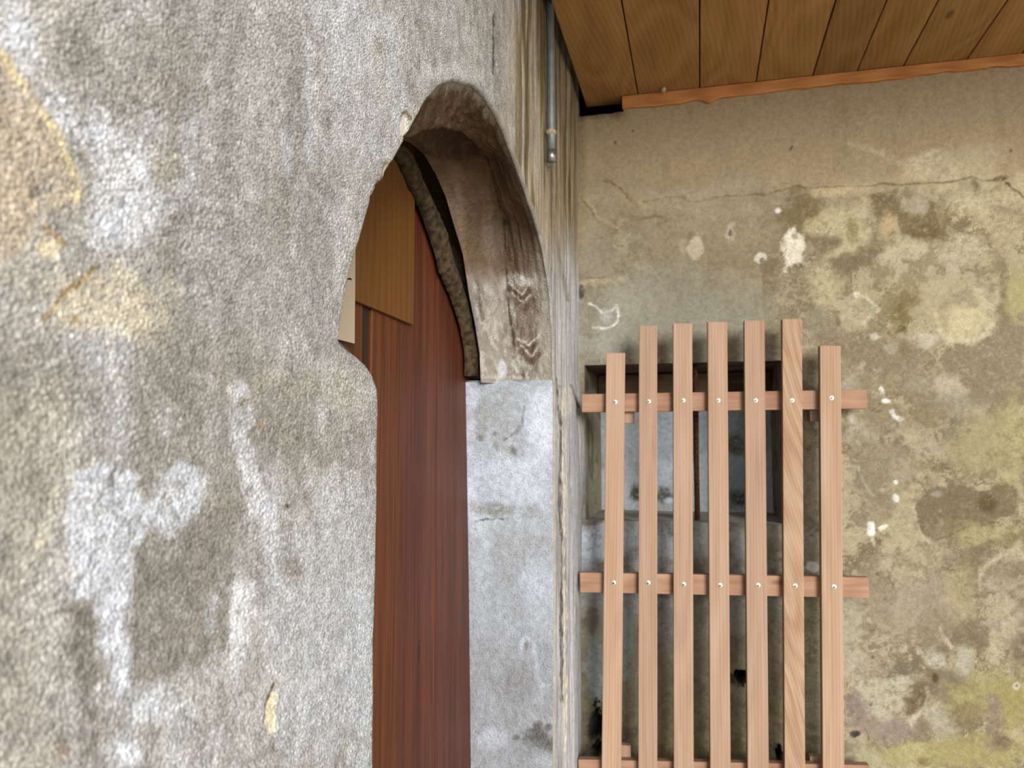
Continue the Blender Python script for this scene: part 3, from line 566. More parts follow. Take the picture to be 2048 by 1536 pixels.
    B(1650, 450, 36, 34, (198, 182, 138), .8); B(1705, 462, 42, 46, (196, 184, 140), .85); B(1706, 462, 17, 24, (142, 130, 82), .75, rag=.9); B(1690, 500, 40, 16, (198, 184, 138), .7)
    B(1655, 490, 26, 18, (130, 112, 78), .8); B(1735, 512, 56, 18, (130, 112, 78), .75, -25); B(1690, 525, 36, 16, (130, 112, 78), .8); T([(1758, 400), (1756, 450), (1750, 480)], 9, (134, 116, 82), .75)
    G([(1735, 385), (1795, 378), (1796, 405), (1800, 425), (1835, 430), (1860, 405), (1875, 420), (1882, 460), (1886, 470), (1850, 485), (1805, 470), (1795, 430), (1755, 425)], (126, 108, 72), .85, 7, 8)
    B(1835, 412, 28, 20, (176, 164, 134), .85); B(1812, 388, 12, 12, (136, 124, 88), .7); B(1775, 445, 18, 26, (196, 164, 118), .85); B(1850, 462, 34, 22, (118, 96, 58), .8); B(1926, 452, 22, 13, (134, 112, 80), .85, -20); B(1895, 430, 12, 14, (128, 98, 56), .6)
    B(1875, 345, 60, 40, (206, 186, 148), .8, rag=.9); B(1960, 325, 80, 40, (196, 178, 138), .6, rag=1.0); B(1990, 400, 70, 50, (200, 184, 142), .7, rag=1.0); B(1950, 378, 14, 18, (120, 104, 70), .7); B(2000, 420, 40, 10, (140, 124, 92), .6, 12, rag=1.0); B(1930, 400, 50, 30, (204, 192, 150), .6, rag=1.0); B(2020, 470, 40, 40, (186, 168, 128), .6)
    T([(1700, 286), (1740, 298), (1775, 312), (1805, 328), (1838, 324), (1872, 300)], 7, (208, 194, 156), .8, rag=1.1); B(1720, 330, 70, 30, (172, 154, 114), .5)
    B(1680, 378, 50, 14, (206, 182, 138), .8, -8); T([(1640, 390), (1660, 398), (1676, 412)], 3, (160, 136, 92), .7)
    T([(1598, 372), (1640, 374), (1700, 371), (1760, 368), (1830, 370), (1900, 364), (1950, 357), (1990, 358)], 1.8, (108, 86, 54), .55, h=-.0006); T([(1975, 357), (2010, 360)], 3.5, (92, 68, 40), .8); T([(2010, 368), (2035, 385), (2060, 404)], 2, (96, 76, 46), .8)
    T([(1752, 575), (1762, 530), (1776, 485), (1790, 466)], 6, (126, 110, 76), .7); B(1785, 520, 28, 46, (198, 184, 146), .8, 10); B(1835, 498, 28, 20, (200, 186, 148), .8); B(1920, 508, 50, 38, (200, 184, 152), .75, rag=.9); B(1770, 545, 20, 14, (136, 122, 86), .7)
    B(1650, 575, 38, 58, (192, 178, 134), .85); B(1708, 628, 34, 46, (186, 174, 136), .85); T([(1736, 602), (1738, 635), (1722, 655), (1700, 660)], 4, (206, 194, 154), .7); T([(1712, 586), (1730, 596), (1742, 612), (1752, 622)], 4.5, (208, 198, 164), .8); B(1713, 588, 6, 6, (232, 226, 204), .8); T([(1728, 600), (1742, 622)], 4, (148, 140, 110), .7)
    B(1640, 650, 26, 40, (150, 140, 112), .7); B(1810, 600, 60, 50, (162, 144, 98), .5); B(1802, 625, 26, 36, (120, 96, 52), .7, rag=1.1); B(1806, 656, 12, 9, (98, 76, 34), .8); B(1775, 605, 20, 26, (146, 126, 84), .6); B(1830, 600, 14, 14, (124, 100, 56), .6, rag=1.0)
    B(1900, 590, 60, 36, (188, 172, 130), .6, rag=.9); B(1925, 645, 58, 42, (206, 190, 142), .9, -15); T([(1880, 660), (1905, 682), (1930, 684), (1965, 676), (1985, 655)], 7, (216, 202, 164), .8); B(1850, 682, 30, 18, (196, 186, 158), .8); B(1925, 595, 28, 22, (154, 138, 104), .6); B(1890, 630, 10, 34, (160, 142, 108), .5)
    T([(1955, 585), (1975, 612), (1992, 632)], 8, (204, 190, 150), .8); T([(1998, 560), (1996, 600), (1986, 622)], 6, (196, 182, 146), .7); T([(2004, 530), (2006, 590), (2015, 625), (2030, 640)], 9, (138, 118, 78), .8); B(2040, 590, 26, 52, (178, 166, 106), .9)
    G([(1925, 690), (1985, 672), (2012, 640), (2060, 660), (2060, 800), (1960, 810), (1900, 760), (1875, 715)], (140, 124, 94), .8, 14, 20); G([(1620, 655), (1720, 668), (1800, 672), (1870, 710), (1900, 770), (1830, 800), (1760, 780), (1690, 740), (1640, 700)], (140, 122, 90), .65, 16, 22)
    B(1752, 673, 14, 8, (202, 194, 170), .85, rag=.9); B(1784, 700, 16, 12, (176, 166, 138), .7, rag=.9); B(1812, 705, 16, 20, (128, 108, 72), .5); T([(1690, 765), (1712, 742), (1722, 734)], 6, (186, 174, 146), .8); B(1700, 775, 18, 14, (172, 164, 142), .6)
    B(1895, 775, 40, 22, (188, 172, 144), .85, 25, rag=.8); B(1835, 770, 30, 18, (160, 150, 122), .5); B(1910, 858, 24, 44, (126, 114, 86), .8); B(1890, 800, 60, 16, (140, 132, 108), .5)
    T([(1762, 778), (1766, 792), (1772, 800), (1780, 801)], 4.5, (244, 242, 236), .95, .4, .8, h=.001); B(1771, 801, 9, 5, (244, 242, 236), .9); T([(1783, 822), (1788, 831), (1796, 836), (1804, 838)], 5.5, (246, 246, 242), .97, .35, .6, h=.0012); T([(1776, 786), (1790, 806), (1800, 828)], 4, (116, 96, 60), .6)
    B(1745, 845, 36, 22, (146, 126, 94), .7); B(1705, 838, 8, 12, (194, 186, 168), .8); B(1715, 870, 40, 26, (174, 166, 142), .6, rag=.9); B(1840, 825, 40, 40, (136, 116, 80), .6)
    B(2030, 870, 36, 70, (176, 162, 106), .85); B(1965, 890, 60, 60, (166, 152, 104), .8); B(2020, 950, 40, 30, (182, 166, 112), .6)
    T([(1795, 890), (1830, 920), (1870, 935), (1905, 925), (1920, 945), (1932, 985)], 13, (128, 110, 76), .8); B(1870, 900, 30, 20, (166, 152, 122), .6); B(1760, 930, 70, 60, (140, 126, 96), .5)
    G([(1828, 1008), (1850, 985), (1905, 965), (1960, 985), (2000, 968), (2035, 980), (2030, 1028), (1990, 1036), (1985, 1046), (1940, 1050), (1925, 1060), (1900, 1072), (1868, 1082), (1850, 1068), (1836, 1042)], (124, 107, 74), .9, 4, 7)
    B(1975, 1008, 26, 19, (98, 78, 40), .85); B(2010, 975, 20, 14, (126, 106, 70), .8); T([(1836, 1045), (1850, 1068), (1870, 1082), (1905, 1068), (1930, 1054), (1988, 1044)], 2.5, (100, 82, 52), .7); G([(1798, 985), (1835, 965), (1848, 960), (1844, 990), (1826, 1006), (1828, 1050), (1855, 1085), (1800, 1090), (1775, 1110), (1760, 1060), (1795, 1020)], (178, 164, 124), .75, 6, 8)
    B(1872, 988, 12, 9, (160, 152, 134), .7); T([(1828, 1008), (1830, 1035), (1840, 1060), (1856, 1084)], 3, (204, 190, 150), .7)
    B(1791, 997, 7.5, 8.5, (238, 236, 230), .95, 0, .3, .5); B(1792, 964, 4.5, 5, (228, 222, 210), .9); B(1742, 1058, 8.5, 13, (247, 246, 242), .97, 6, .25, .4, h=.001); B(1767, 1054, 10, 5, (232, 224, 206), .9, -20, .3, .7); B(1746, 1080, 4, 12, (206, 194, 164), .7, -20)
    B(1740, 1000, 40, 50, (138, 122, 92), .5); T([(1690, 932), (1715, 935), (1728, 965), (1745, 995)], 4, (182, 172, 146), .6); B(1740, 1140, 34, 44, (146, 128, 98), .7)
    B(1830, 1120, 60, 60, (178, 162, 126), .5); B(1970, 1070, 70, 26, (176, 160, 106), .75); T([(1945, 1150), (1950, 1105), (1985, 1085), (2050, 1068)], 9, (120, 102, 66), .75); T([(1962, 1180), (1960, 1140), (1990, 1120), (2030, 1100)], 5, (204, 190, 156), .7); B(2010, 1150, 44, 36, (150, 132, 104), .6, rag=1.1); B(2020, 1110, 34, 16, (190, 172, 136), .7, -20)
    B(1830, 1200, 110, 50, (164, 144, 124), .75); B(1700, 1240, 30, 80, (176, 166, 138), .7); B(1880, 1250, 40, 60, (140, 120, 92), .7); B(1925, 1190, 34, 60, (178, 162, 112), .6); B(2010, 1240, 46, 70, (180, 166, 134), .75, rag=1.1); B(1990, 1290, 22, 30, (192, 170, 138), .6); B(1955, 1270, 30, 34, (126, 106, 82), .7); B(2040, 1290, 26, 50, (110, 92, 66), .6, rag=1.1)
    B(1800, 1260, 70, 40, (154, 138, 112), .5, rag=1.0); T([(1880, 1255), (1888, 1275), (1902, 1296)], 4, (196, 186, 166), .8); B(1866, 1322, 26, 20, (188, 182, 158), .8, -15, rag=1.1); B(1812, 1335, 32, 17, (118, 106, 84), .85, -10); B(1806, 1295, 12, 10, (190, 178, 156), .7); B(1928, 1325, 16, 40, (178, 172, 152), .75, rag=.8)
    G([(1700, 1370), (1725, 1355), (1790, 1360), (1815, 1375), (1800, 1420), (1775, 1450), (1740, 1430)], (184, 174, 142), .85, 8, 10); B(1725, 1335, 44, 24, (176, 162, 140), .6); B(1800, 1362, 26, 9, (196, 190, 166), .7); B(1840, 1395, 20, 42, (112, 90, 62), .85, 25); B(1885, 1365, 44, 28, (124, 110, 86), .8); B(1868, 1358, 9, 10, (84, 64, 34), .8); B(1715, 1420, 26, 40, (140, 122, 112), .7); B(1775, 1460, 60, 26, (152, 130, 118), .75)
    T([(1818, 1448), (1830, 1430), (1850, 1420), (1880, 1412)], 6, (204, 194, 168), .8); B(1872, 1440, 36, 30, (178, 170, 142), .7, rag=1.0); B(1845, 1450, 18, 14, (128, 108, 74), .7); T([(1850, 1375), (1856, 1395), (1850, 1410)], 3, (196, 186, 160), .7); B(1890, 1475, 30, 30, (166, 158, 136), .6)
    B(1960, 1390, 70, 50, (162, 148, 86), .75); B(2030, 1410, 40, 60, (160, 144, 76), .85); B(1850, 1510, 130, 24, (172, 158, 98), .8); B(1830, 1505, 30, 18, (184, 168, 110), .7); B(1960, 1500, 100, 40, (164, 148, 84), .75); B(1720, 1520, 40, 24, (172, 162, 124), .7); B(1985, 1440, 20, 46, (142, 118, 100), .8, rag=.9); B(2005, 1480, 20, 16, (116, 92, 68), .75); B(1935, 1440, 30, 30, (128, 108, 70), .6); B(1850, 1525, 14, 8, (120, 96, 50), .6)
    B(2034, 1371, 8, 8, (206, 200, 178), .85); B(2034, 1371, 4, 4, (140, 122, 90), .8); B(1711, 1468, 8, 6, (52, 52, 48), .9, rag=.9); B(1741, 1410, 4, 3, (80, 62, 40), .7); B(1745, 1315, 4, 3, (100, 70, 40), .7); B(1755, 1148, 4, 3, (110, 70, 50), .7)
    p.c *= (1-.10*sstep(420, 560, p.y))[:, None]      # render darkened a little below the smooth band
    # behind the rack
    B(1185, 1085, 36, 46, (200, 208, 220), .85); B(1175, 1160, 26, 40, (180, 190, 204), .6); B(1250, 1070, 14, 40, (186, 194, 200), .7); B(1330, 1080, 24, 46, (186, 194, 200), .7, rag=.9); B(1400, 1075, 16, 40, (176, 184, 180), .7); B(1475, 1080, 12, 40, (170, 176, 170), .6)
    B(1184, 1040, 22, 10, (120, 112, 96), .7); B(1190, 1350, 24, 80, (150, 164, 176), .7); B(1250, 1300, 16, 90, (150, 162, 170), .6); B(1625, 1133, 14, 10, (226, 222, 208), .9); B(1330, 1260, 20, 50, (146, 152, 152), .5)
    B(1194, 1445, 17, 52, (16, 14, 12), .95, 8, .3, .8, 0, .05); B(1478, 1356, 16, 14, (10, 9, 8), .97, 0, .25, .8, 0, .06); B(1558, 1512, 6, 16, (14, 12, 10), .95, 0, .3, .5, 0, .04)  # holes pushed in, their deep shade painted near black
    B(1230, 285, 3, 4, (100, 80, 52), .7); B(1266, 262, 3, 3, (96, 76, 46), .7); B(1582, 297, 3, 6, (96, 72, 44), .7, 25); B(2022, 302, 4, 4, (104, 84, 52), .7)
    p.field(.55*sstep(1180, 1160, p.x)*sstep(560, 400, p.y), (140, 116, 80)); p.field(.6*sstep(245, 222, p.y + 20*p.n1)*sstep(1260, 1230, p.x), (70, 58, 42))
    return p
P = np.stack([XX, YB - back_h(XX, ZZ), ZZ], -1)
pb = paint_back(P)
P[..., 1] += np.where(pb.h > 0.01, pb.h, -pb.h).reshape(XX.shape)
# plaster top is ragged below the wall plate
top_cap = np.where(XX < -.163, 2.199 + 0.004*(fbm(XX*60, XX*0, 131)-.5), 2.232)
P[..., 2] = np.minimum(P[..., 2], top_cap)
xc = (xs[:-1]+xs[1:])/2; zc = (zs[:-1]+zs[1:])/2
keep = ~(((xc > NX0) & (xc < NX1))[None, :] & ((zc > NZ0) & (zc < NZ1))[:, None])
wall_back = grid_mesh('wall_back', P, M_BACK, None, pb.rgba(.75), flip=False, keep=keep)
tag(wall_back, 'stained tan plaster wall with mould blotches and lime flakes behind the slatted rack', 'wall', 'structure')
# niche lining
def niche(name, P, base, f):
    u, v = (P[..., 0]+P[..., 1]).reshape(-1), (P[..., 2]+0.3*P[..., 1]).reshape(-1)
    p = Paint(P.reshape(-1, 3), u, v, base, 24, 90); f(p, u, v)
    nn = np.cross(np.gradient(P, axis=0), np.gradient(P, axis=1)); nn /= np.linalg.norm(nn, axis=-1, keepdims=True)+1e-12
    e1 = np.sin(np.linspace(0, math.pi, P.shape[0]))[:, None]**.3; e2 = np.sin(np.linspace(0, math.pi, P.shape[1]))[None, :]**.3
    P = P + nn*((fbm(u*30, v*30, 141, 4)-.5).reshape(P.shape[:2])*0.010*e1*e2)[..., None]
    return grid_mesh(name, P, M_BACK, wall_back, p.rgba(.9))
def lin_grid(a, b, c, n, m):   # a + s*(b-a) + t*(c-a)
    a, b, c = map(np.array, (a, b, c)); s = np.linspace(0, 1, n)[:, None, None]; t = np.linspace(0, 1, m)[None, :, None]
    return a + s*(b-a) + t*(c-a)
YN = YB+NDEP
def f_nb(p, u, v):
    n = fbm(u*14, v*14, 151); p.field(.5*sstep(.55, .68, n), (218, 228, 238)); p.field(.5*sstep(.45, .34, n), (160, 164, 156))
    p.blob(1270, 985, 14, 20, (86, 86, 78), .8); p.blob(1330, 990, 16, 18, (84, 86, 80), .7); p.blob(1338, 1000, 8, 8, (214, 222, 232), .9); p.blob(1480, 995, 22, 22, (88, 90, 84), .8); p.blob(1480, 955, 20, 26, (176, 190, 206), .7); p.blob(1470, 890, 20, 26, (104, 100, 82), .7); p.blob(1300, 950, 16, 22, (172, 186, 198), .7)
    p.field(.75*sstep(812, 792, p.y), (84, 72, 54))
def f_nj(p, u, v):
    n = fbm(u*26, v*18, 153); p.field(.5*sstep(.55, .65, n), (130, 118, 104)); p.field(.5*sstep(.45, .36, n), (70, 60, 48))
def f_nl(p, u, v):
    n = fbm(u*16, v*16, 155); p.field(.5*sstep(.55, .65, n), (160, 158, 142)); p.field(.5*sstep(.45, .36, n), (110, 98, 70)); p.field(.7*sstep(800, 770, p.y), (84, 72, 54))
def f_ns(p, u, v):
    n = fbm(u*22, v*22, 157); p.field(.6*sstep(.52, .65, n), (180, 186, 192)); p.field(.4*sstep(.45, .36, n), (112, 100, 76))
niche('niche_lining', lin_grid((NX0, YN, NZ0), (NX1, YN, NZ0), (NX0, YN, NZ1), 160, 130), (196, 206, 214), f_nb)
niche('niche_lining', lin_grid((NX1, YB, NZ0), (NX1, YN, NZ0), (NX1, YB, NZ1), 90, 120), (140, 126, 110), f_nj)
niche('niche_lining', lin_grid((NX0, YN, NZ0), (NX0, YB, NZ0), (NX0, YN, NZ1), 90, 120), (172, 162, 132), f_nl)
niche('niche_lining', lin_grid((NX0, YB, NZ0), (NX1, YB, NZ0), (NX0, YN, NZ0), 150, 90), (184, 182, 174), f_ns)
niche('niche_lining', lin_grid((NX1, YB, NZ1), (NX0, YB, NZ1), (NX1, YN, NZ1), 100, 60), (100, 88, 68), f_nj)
b = bmesh.new(); box_bm(NX1-NX0-.004, .07, .075, .004, 2, b)
lint = bm_obj('lintel', b, M_LINTEL, wall_back, loc=((NX0+NX1)/2, YN-.038, NZ1-.040))

# ================================================================ CEILING
ceiling = bm_obj('ceiling', box_bm(3.24, 1.74, .02, 0), M_DARK, loc=(1.0, 1.37, ZC+.075))
tag(ceiling, 'brown pine board ceiling of the porch meeting the stained wall', 'ceiling', 'structure')
seams = [-.258, -.128, .015, .1415, .264, .357, .452, .578]
rnd = random.Random(3)
while seams[-1] < 2.5: seams.append(seams[-1] + rnd.uniform(.095, .14))
for i in range(len(seams)-1):
    a, b_ = seams[i]+.0013, seams[i+1]-.0013
    y1 = YB+.07 if i else YB+.035
    o = bm_obj('plank', box_bm(b_-a, y1-.5, .022, .0018), M_PLANK, None, loc=((a+b_)/2, (y1+.5)/2, ZC+.011+rnd.uniform(-.0008, .0008)))
    o.parent = ceiling; o.matrix_parent_inverse = ceiling.matrix_basis.inverted()
# wall plate strip with a ragged plaster line eating into its lower edge
n = 420; sx = np.linspace(-.165, 2.55, n)
zb = 2.203 + .010*sstep(-.1, .7, sx) + .007*(fbm(sx*16, sx*0, 161, 4)-.5)*2 - .008*np.exp(-((sx-.035)/.012)**2) + .006*np.exp(-((sx-.005)/.02)**2)
b = bmesh.new(); rings = []
for x, z in zip(sx, zb):
    rings.append([b.verts.new((x, y, zz)) for y, zz in ((YB-.008, z), (YB-.010, z+.003), (YB-.010, ZC-.0015), (YB+.03, ZC-.0015), (YB+.03, z))])
for r0, r1 in zip(rings[:-1], rings[1:]):
    for k in range(5): b.faces.new((r0[k], r0[(k+1) % 5], r1[(k+1) % 5], r1[k]))
b.faces.new(rings[0]); b.faces.new(rings[-1])
tag(bm_obj('trim_1', b, M_TRIM), 'orange pine strip between board ceiling and stained plaster wall', 'trim', 'structure')

bm_obj('leak_blocker', box_bm(3.4, .06, 2.40, 0), M_DARK, wall_back, loc=(.95, 2.19, 1.18))  # added unseen slab behind the niche, blocks sky light leaks
bm_obj('leak_blocker', box_bm(.06, 3.9, 2.40, 0), M_DARK, wall_left, loc=(-.56, .22, 1.18))  # added unseen slab behind the door, keeps stray light out
# ================================================================ FLOOR
floor = bm_obj('floor', box_bm(16, 16, .1, 0), M_GROUND, loc=(3.5, -3.0, -.05))
tag(floor, 'pale stone paving of the porch and yard', 'floor', 'structure')

# ================================================================ DOOR
door = empty('door_1', (XD-.02, 1.05, 0)); tag(door, 'reddish brown plank door set deep in the arched doorway', 'door', 'structure')
fw_ = (onX(742, 700, XD)[1]-onX(726, 700, XD)[1])/2+.0008
dse = [.50, .66, .80, .93] + [(onX(726, 700, XD)[1]+onX(742, 700, XD)[1])/2, onX(800, 900, XD)[1], onX(874, 1000, XD)[1]] + [1.62]
for i, (a, b_) in enumerate(zip(dse[:-1], dse[1:])):
    zt_ = 2.0; a, b_ = (a+(fw_ if i == 4 else 0), b_-(fw_ if i == 3 else 0))
    o = bm_obj('plank', box_bm(b_-a-.0012, .001+.036, zt_-.015, .0007, 1), M_DOOR_O if i < 5 else M_DOOR, None, rot=(0, 0, math.pi/2), loc=(XD-.0185-.0012*(i % 2), (a+b_)/2, (zt_+.015)/2))
    o.parent = door; o.matrix_parent_inverse = door.matrix_basis.inverted()
fy = (onX(726, 700, XD)[1]+onX(742, 700, XD)[1])/2; fw = onX(742, 700, XD)[1]-onX(726, 700, XD)[1]
fs = bm_obj('filler_strip', box_bm(.03, fw, 1.98, .001), M_DARKWOOD_Z, None, loc=(XD-.0185, fy, 1.005))
fs.parent = door; fs.matrix_parent_inverse = door.matrix_basis.inverted()
brd = bm_obj('board', box_bm(.006, .50, .40, .001), M_PLY, None, loc=(XD+.004, onX(826, 650, XD+.006)[1]-.25, onX(826, 650, XD+.006)[2]+.20))
brd['label'] = 'varnished plywood sheet nailed over the door head'
brd.parent = door; brd.matrix_parent_inverse = door.matrix_basis.inverted()
# flat card pinned over the sheet
pc = empty('paper_notice', (XD+.0085, onX(708, 685, XD+.0085)[1]-.052, onX(700, 686, XD+.0085)[2])); tag(pc, 'plain cream paper notice pinned to the plank door beside the plywood sheet', 'notice')
bm_obj('sheet', box_bm(.0008, .104, .150, 0), M_PAPER, pc, loc=(0, 0, .075), rot=(math.radians(1.0), 0, 0))
b = bmesh.new(); prev = None
for k in range(7):
    t = k/6; y, z = .024+.016*t, .0805+.004*math.sin(t*math.pi*.6)
    cur = [b.verts.new((.0009, y, z-.0011)), b.verts.new((.0009, y, z+.0011))]
    if prev: b.faces.new((prev[0], cur[0], cur[1], prev[1]))
    prev = cur
bm_obj('pen_stroke', b, M_INK, pc)

# arched mortar bead between door and reveal
Lp = [(790, 300), (804, 308), (825, 350), (845, 393), (862, 430), (874, 466), (886, 505), (895, 544), (915, 591), (928, 630), (937, 660), (945, 705), (946, 752)]
Rp = [(806, 286), (828, 305), (846, 345), (864, 388), (880, 420), (896, 452), (908, 494), (918, 532), (938, 594), (946, 630), (952, 664), (961, 711), (958, 752)]
b = bmesh.new(); LL = resample([onX(x, y, -.428) for x, y in Lp], 120); RR = resample([onX(x, y, -.428) for x, y in Rp], 120)
rings = []
rr = np.random.RandomState(5)
for k in range(120):
    l, r = LL[k][1:], RR[k][1:]; jl = (fbm(np.array([k*.21]), np.array([1.0]), 171)[0]-.5)*.010; jr = (fbm(np.array([k*.23]), np.array([4.0]), 172)[0]-.5)*.008
    d_ = (r-l)/(np.linalg.norm(r-l)+1e-9); l = l+d_*jl; r = r+d_*jr
    ring = []
    for s_ in range(9):
        t = s_/8; yz = l*(1-t)+r*t; bul = math.sin(math.pi*t)**.6
        ring.append(b.verts.new((-.444+.020*bul+.004*(fbm(np.array([k*.5]), np.array([s_*.7]), 173)[0]-.5), yz[0], yz[1])))
    rings.append(ring)
for r0, r1 in zip(rings[:-1], rings[1:]):
    for k in range(8): b.faces.new((r0[k], r0[k+1], r1[k+1], r1[k]))
bead = bm_obj('trim_2', b, M_BARK, smooth=True)
tag(bead, 'rough mouldy brown bead curving between the plank door and the arch', 'trim', 'structure')
sm = bead.modifiers.new('thick', 'SOLIDIFY'); sm.thickness = .004; sm.offset = -1

# ================================================================ CONDUIT on the left wall
def tube_bm(path, r, seg=14, b=None):
    b = b or bmesh.new(); rings = []
    path = [Vector(p) for p in path]
    for i, p in enumerate(path):
        t = (path[min(i+1, len(path)-1)]-path[max(i-1, 0)]).normalized(); a = t.orthogonal().normalized() if i == 0 else (a0 - t*a0.dot(t)).normalized()
        a0 = a; c = t.cross(a)
        rings.append([b.verts.new(p+(a*math.cos(2*math.pi*k/seg)+c*math.sin(2*math.pi*k/seg))*r) for k in range(seg)])
    for r0, r1 in zip(rings[:-1], rings[1:]):
        for k in range(seg): b.faces.new((r0[k], r0[(k+1) % seg], r1[(k+1) % seg], r1[k]))
    b.faces.new(rings[0]); b.faces.new(rings[-1]); return b
cx, cyy = -.2610, 1.383
cd = empty('electrical_conduit', (cx, cyy, 1.93)); tag(cd, 'thin grey electrical conduit running down the stucco wall beside the arch', 'conduit')
bm_obj('tube', tube_bm([(-.002, -.004, .33), (0, -.002, .2), (0, 0, .06), (0, .001, .022)], .0078), M_CONDUIT, cd, True)
bm_obj('end_sleeve', tube_bm([(0, .001, .024), (0, .001, .002)], .0088), M_STEEL, cd, True)
bm_obj('wire', tube_bm([(0, .001, .004), (-.001, 0, -.004), (-.004, -.001, -.010)], .0016, 8), M_LIME, cd, True)
b = bmesh.new(); bmesh.ops.create_icosphere(b, subdivisions=3, radius=.0105)
for v in b.verts: v.co *= 1+.35*(fbm(np.array([v.co.x*400+9]), np.array([v.co.z*400+v.co.y*300]), 181)[0]-.5); v.co.z *= .7
bm_obj('clip', b, M_CLIP, cd, True, loc=(-.001, 0, .058))

# ================================================================ NICHE BAR
b = tube_bm([(0, 0, NZ1-NZ0-.0), (.0005, .001, .28), (-.0005, 0, .14), (-.001, 0, -.004)], .0066, 10)
for v in b.verts: v.co += Vector((rr.uniform(-1, 1), rr.uniform(-1, 1), 0))*.0006
ib = bm_obj('iron_bar', b, M_RUST, None, True, loc=(-.0085, YB+.05, NZ0))
tag(ib, 'rusty vertical iron bar closing the wall niche behind the slats', 'bar')

# ================================================================ SLATTED RACK
ANG = math.radians(5.0); RX, RY = .40, 1.735
def rackp(x, y, off=0.0):
    nrm = np.array([-math.sin(ANG), math.cos(ANG), 0]); p0 = np.array([RX, RY, 0])+nrm*off
    d = ray(x, y); t = ((p0-C0)@nrm)/(d@nrm); p = C0+d*t
    v = p-p0; return v@np.array([math.cos(ANG), math.sin(ANG), 0]), p[2]      # along rack, height
rack = empty('slatted_rack', (RX, RY, 0), (0, 0, ANG)); tag(rack, 'pale wooden slatted rack with seven slats leaning against the stained wall', 'rack')
TH = .019
def bar(name, p0, p1, w, yc, th, mat, vertical, parent=rack, bev=.0016):
    (x0, z0), (x1, z1) = p0, p1; L = math.hypot(x1-x0, z1-z0)
    if vertical: bm = box_bm(w, th, L, bev); ang = math.atan2(x1-x0, z1-z0)
    else: bm = box_bm(L, th, w, bev); ang = -math.atan2(z1-z0, x1-x0)
    return bm_obj(name, bm, mat, parent, loc=((x0+x1)/2, yc, (z0+z1)/2), rot=(0, ang, 0))
tops = [(1213, 1250, 706), (1279, 1313.5, 651), (1347, 1384, 647), (1415, 1455, 644), (1489, 1529, 641), (1564, 1604.5, 638), (1640, 1681.5, 691.5)]
bots = [(1203, 1243), (1276, 1315.5), (1347, 1388), (1421, 1461), (1495, 1538), (1570, 1610), (1645.5, 1689)]
screw_top = [(1230, 804), (1297, 803), (1366, 801), (1436, 801), (1511, 801), (1584, 801), (1663, 796)]
screw_mid = [(1227, 1166), (1296, 1166), (1367, 1169), (1440, 1171), (1516, 1171), (1590, 1172), (1668, 1174)]
def screw_mesh():
    b = bmesh.new(); prof = [(.0, -.0006), (.0018, -.0008), (.0040, -.0004), (.0050, .0), (.0051, .0012)]
    rings = []
    for r, y in prof[1:]: rings.append([b.verts.new((r*math.cos(2*math.pi*k/18), y-.0004, r*math.sin(2*math.pi*k/18))) for k in range(18)])
    for r0, r1 in zip(rings[:-1], rings[1:]):
        for k in range(18): b.faces.new((r0[k], r0[(k+1) % 18], r1[(k+1) % 18], r1[k]))
    b.faces.new(rings[0]); me = bpy.data.meshes.new('screw'); bmesh.ops.recalc_face_normals(b, faces=b.faces); b.to_mesh(me); b.free(); me.materials.append(M_BRASS)
    b = bmesh.new(); box_bm(.0060, .0008, .0016, 0, 1, b, (0, -.00135, 0)); box_bm(.0016, .0008, .0060, 0, 1, b, (0, -.00135, 0))
    # cross recess joined to the head
    me2 = bpy.data.meshes.new('recess'); b.to_mesh(me2); b.free(); me2.materials.append(M_SLOT)
    return me, me2
SCREW, RECESS = screw_mesh()
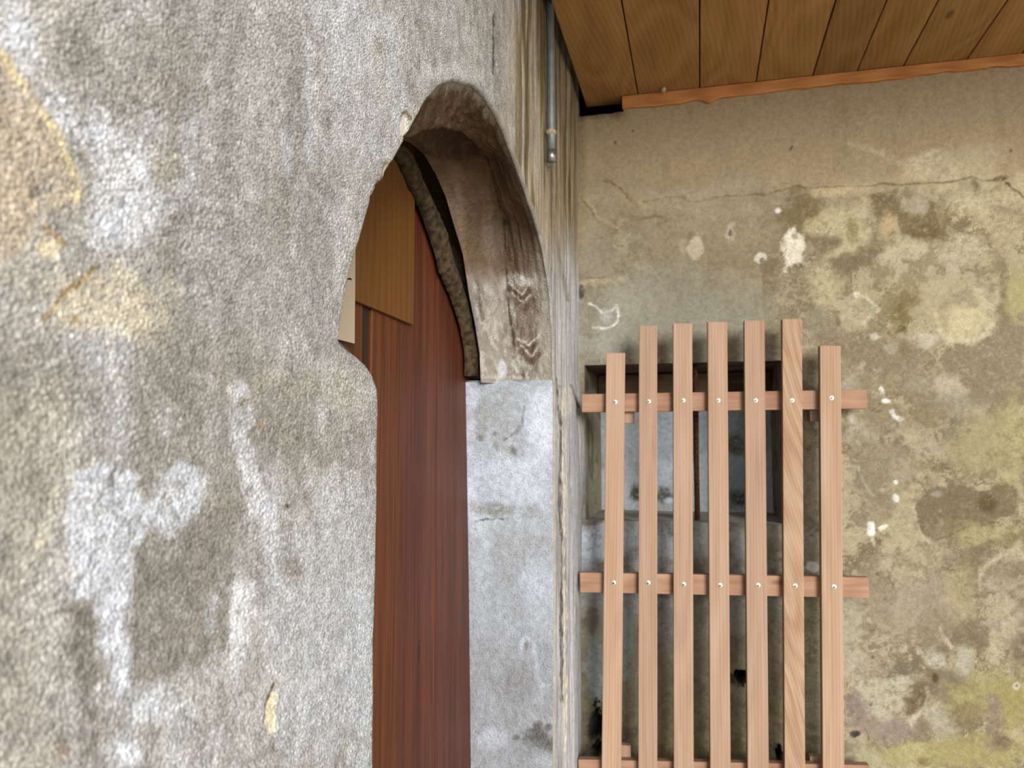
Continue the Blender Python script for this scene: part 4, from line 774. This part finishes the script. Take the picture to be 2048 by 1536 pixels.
for i in range(7):
    xl, xr, yt = tops[i]; bl, brr = bots[i]
    a0, z0 = rackp(xl, yt); a1, _ = rackp(xr, yt); b0, zz = rackp(bl, 1530); b1, _ = rackp(brr, 1530)
    ct = ((a0+a1)/2, z0); cb = ((b0+b1)/2, zz); w = (a1-a0+b1-b0)/2
    k = (0.012-ct[1])/(cb[1]-ct[1]); low = (ct[0]+(cb[0]-ct[0])*k, .012)
    sl = bar('slat', low, ct, w, TH/2, TH, M_SLATC if i == 5 else M_SLAT, True)
    inv = sl.matrix_basis.inverted()
    for (sx_, sy__) in (screw_top[i], screw_mid[i]):
        h, z = rackp(sx_, sy__)
        s_ = bpy.data.objects.new('screw', SCREW); COL.objects.link(s_); s_.parent = sl; s_.location = inv @ Vector((h, 0.0, z)); s_.rotation_euler = (0, rnd.uniform(0, 1.5), 0)
        r_ = bpy.data.objects.new('screw_recess', RECESS); COL.objects.link(r_); r_.parent = sl; r_.location = s_.location; r_.rotation_euler = s_.rotation_euler
for (xl, ya, yb2, xr, yc, yd) in ((1163.5, 788, 825, 1734, 779.5, 817), (1160, 1145, 1185, 1738, 1155, 1196), (1157, 1519, 1560, 1741, 1531, 1574)):
    p0, p1, p2, p3 = rackp(xl, ya, TH), rackp(xl, yb2, TH), rackp(xr, yc, TH), rackp(xr, yd, TH)
    bar('rail', ((p0[0]+p1[0])/2, (p0[1]+p1[1])/2), ((p2[0]+p3[0])/2, (p2[1]+p3[1])/2), ((p0[1]-p1[1])+(p2[1]-p3[1]))/2, TH*1.5, TH, M_RAIL, False)
bar('rail', (-.66, .40), (-.05, .405), .042, TH*1.5, TH, M_RAIL, False)
for (x0, y0, x1, y1) in ((1226, 800, 1269, 846.5), (1619.5, 800, 1655, 843), (1222, 1490, 1262, 1545), (1620, 1513, 1660, 1560)):
    (a0, z0), (a1, z1) = rackp(x0, y0, TH*1.9), rackp(x1, y1, TH*1.9)
    bar('cleat', ((a0+a1)/2, z1), ((a0+a1)/2, z0), a1-a0, TH*2.45, TH*.9, M_SLAT, True)

# ================================================================ small things under the ceiling
cc = onZ(1327, 176, ZC); b = bmesh.new(); bmesh.ops.create_icosphere(b, subdivisions=3, radius=.006)
for v in b.verts: v.co *= 1+.6*(fbm(np.array([v.co.x*500+3]), np.array([v.co.y*500+v.co.z*320]), 191)[0]-.5)
co = bm_obj('cocoon', b, M_FIBRE, None, True, loc=(cc[0], cc[1], ZC-.004)); tag(co, 'tiny pale cocoon stuck under the ceiling boards near the orange strip', 'cocoon')
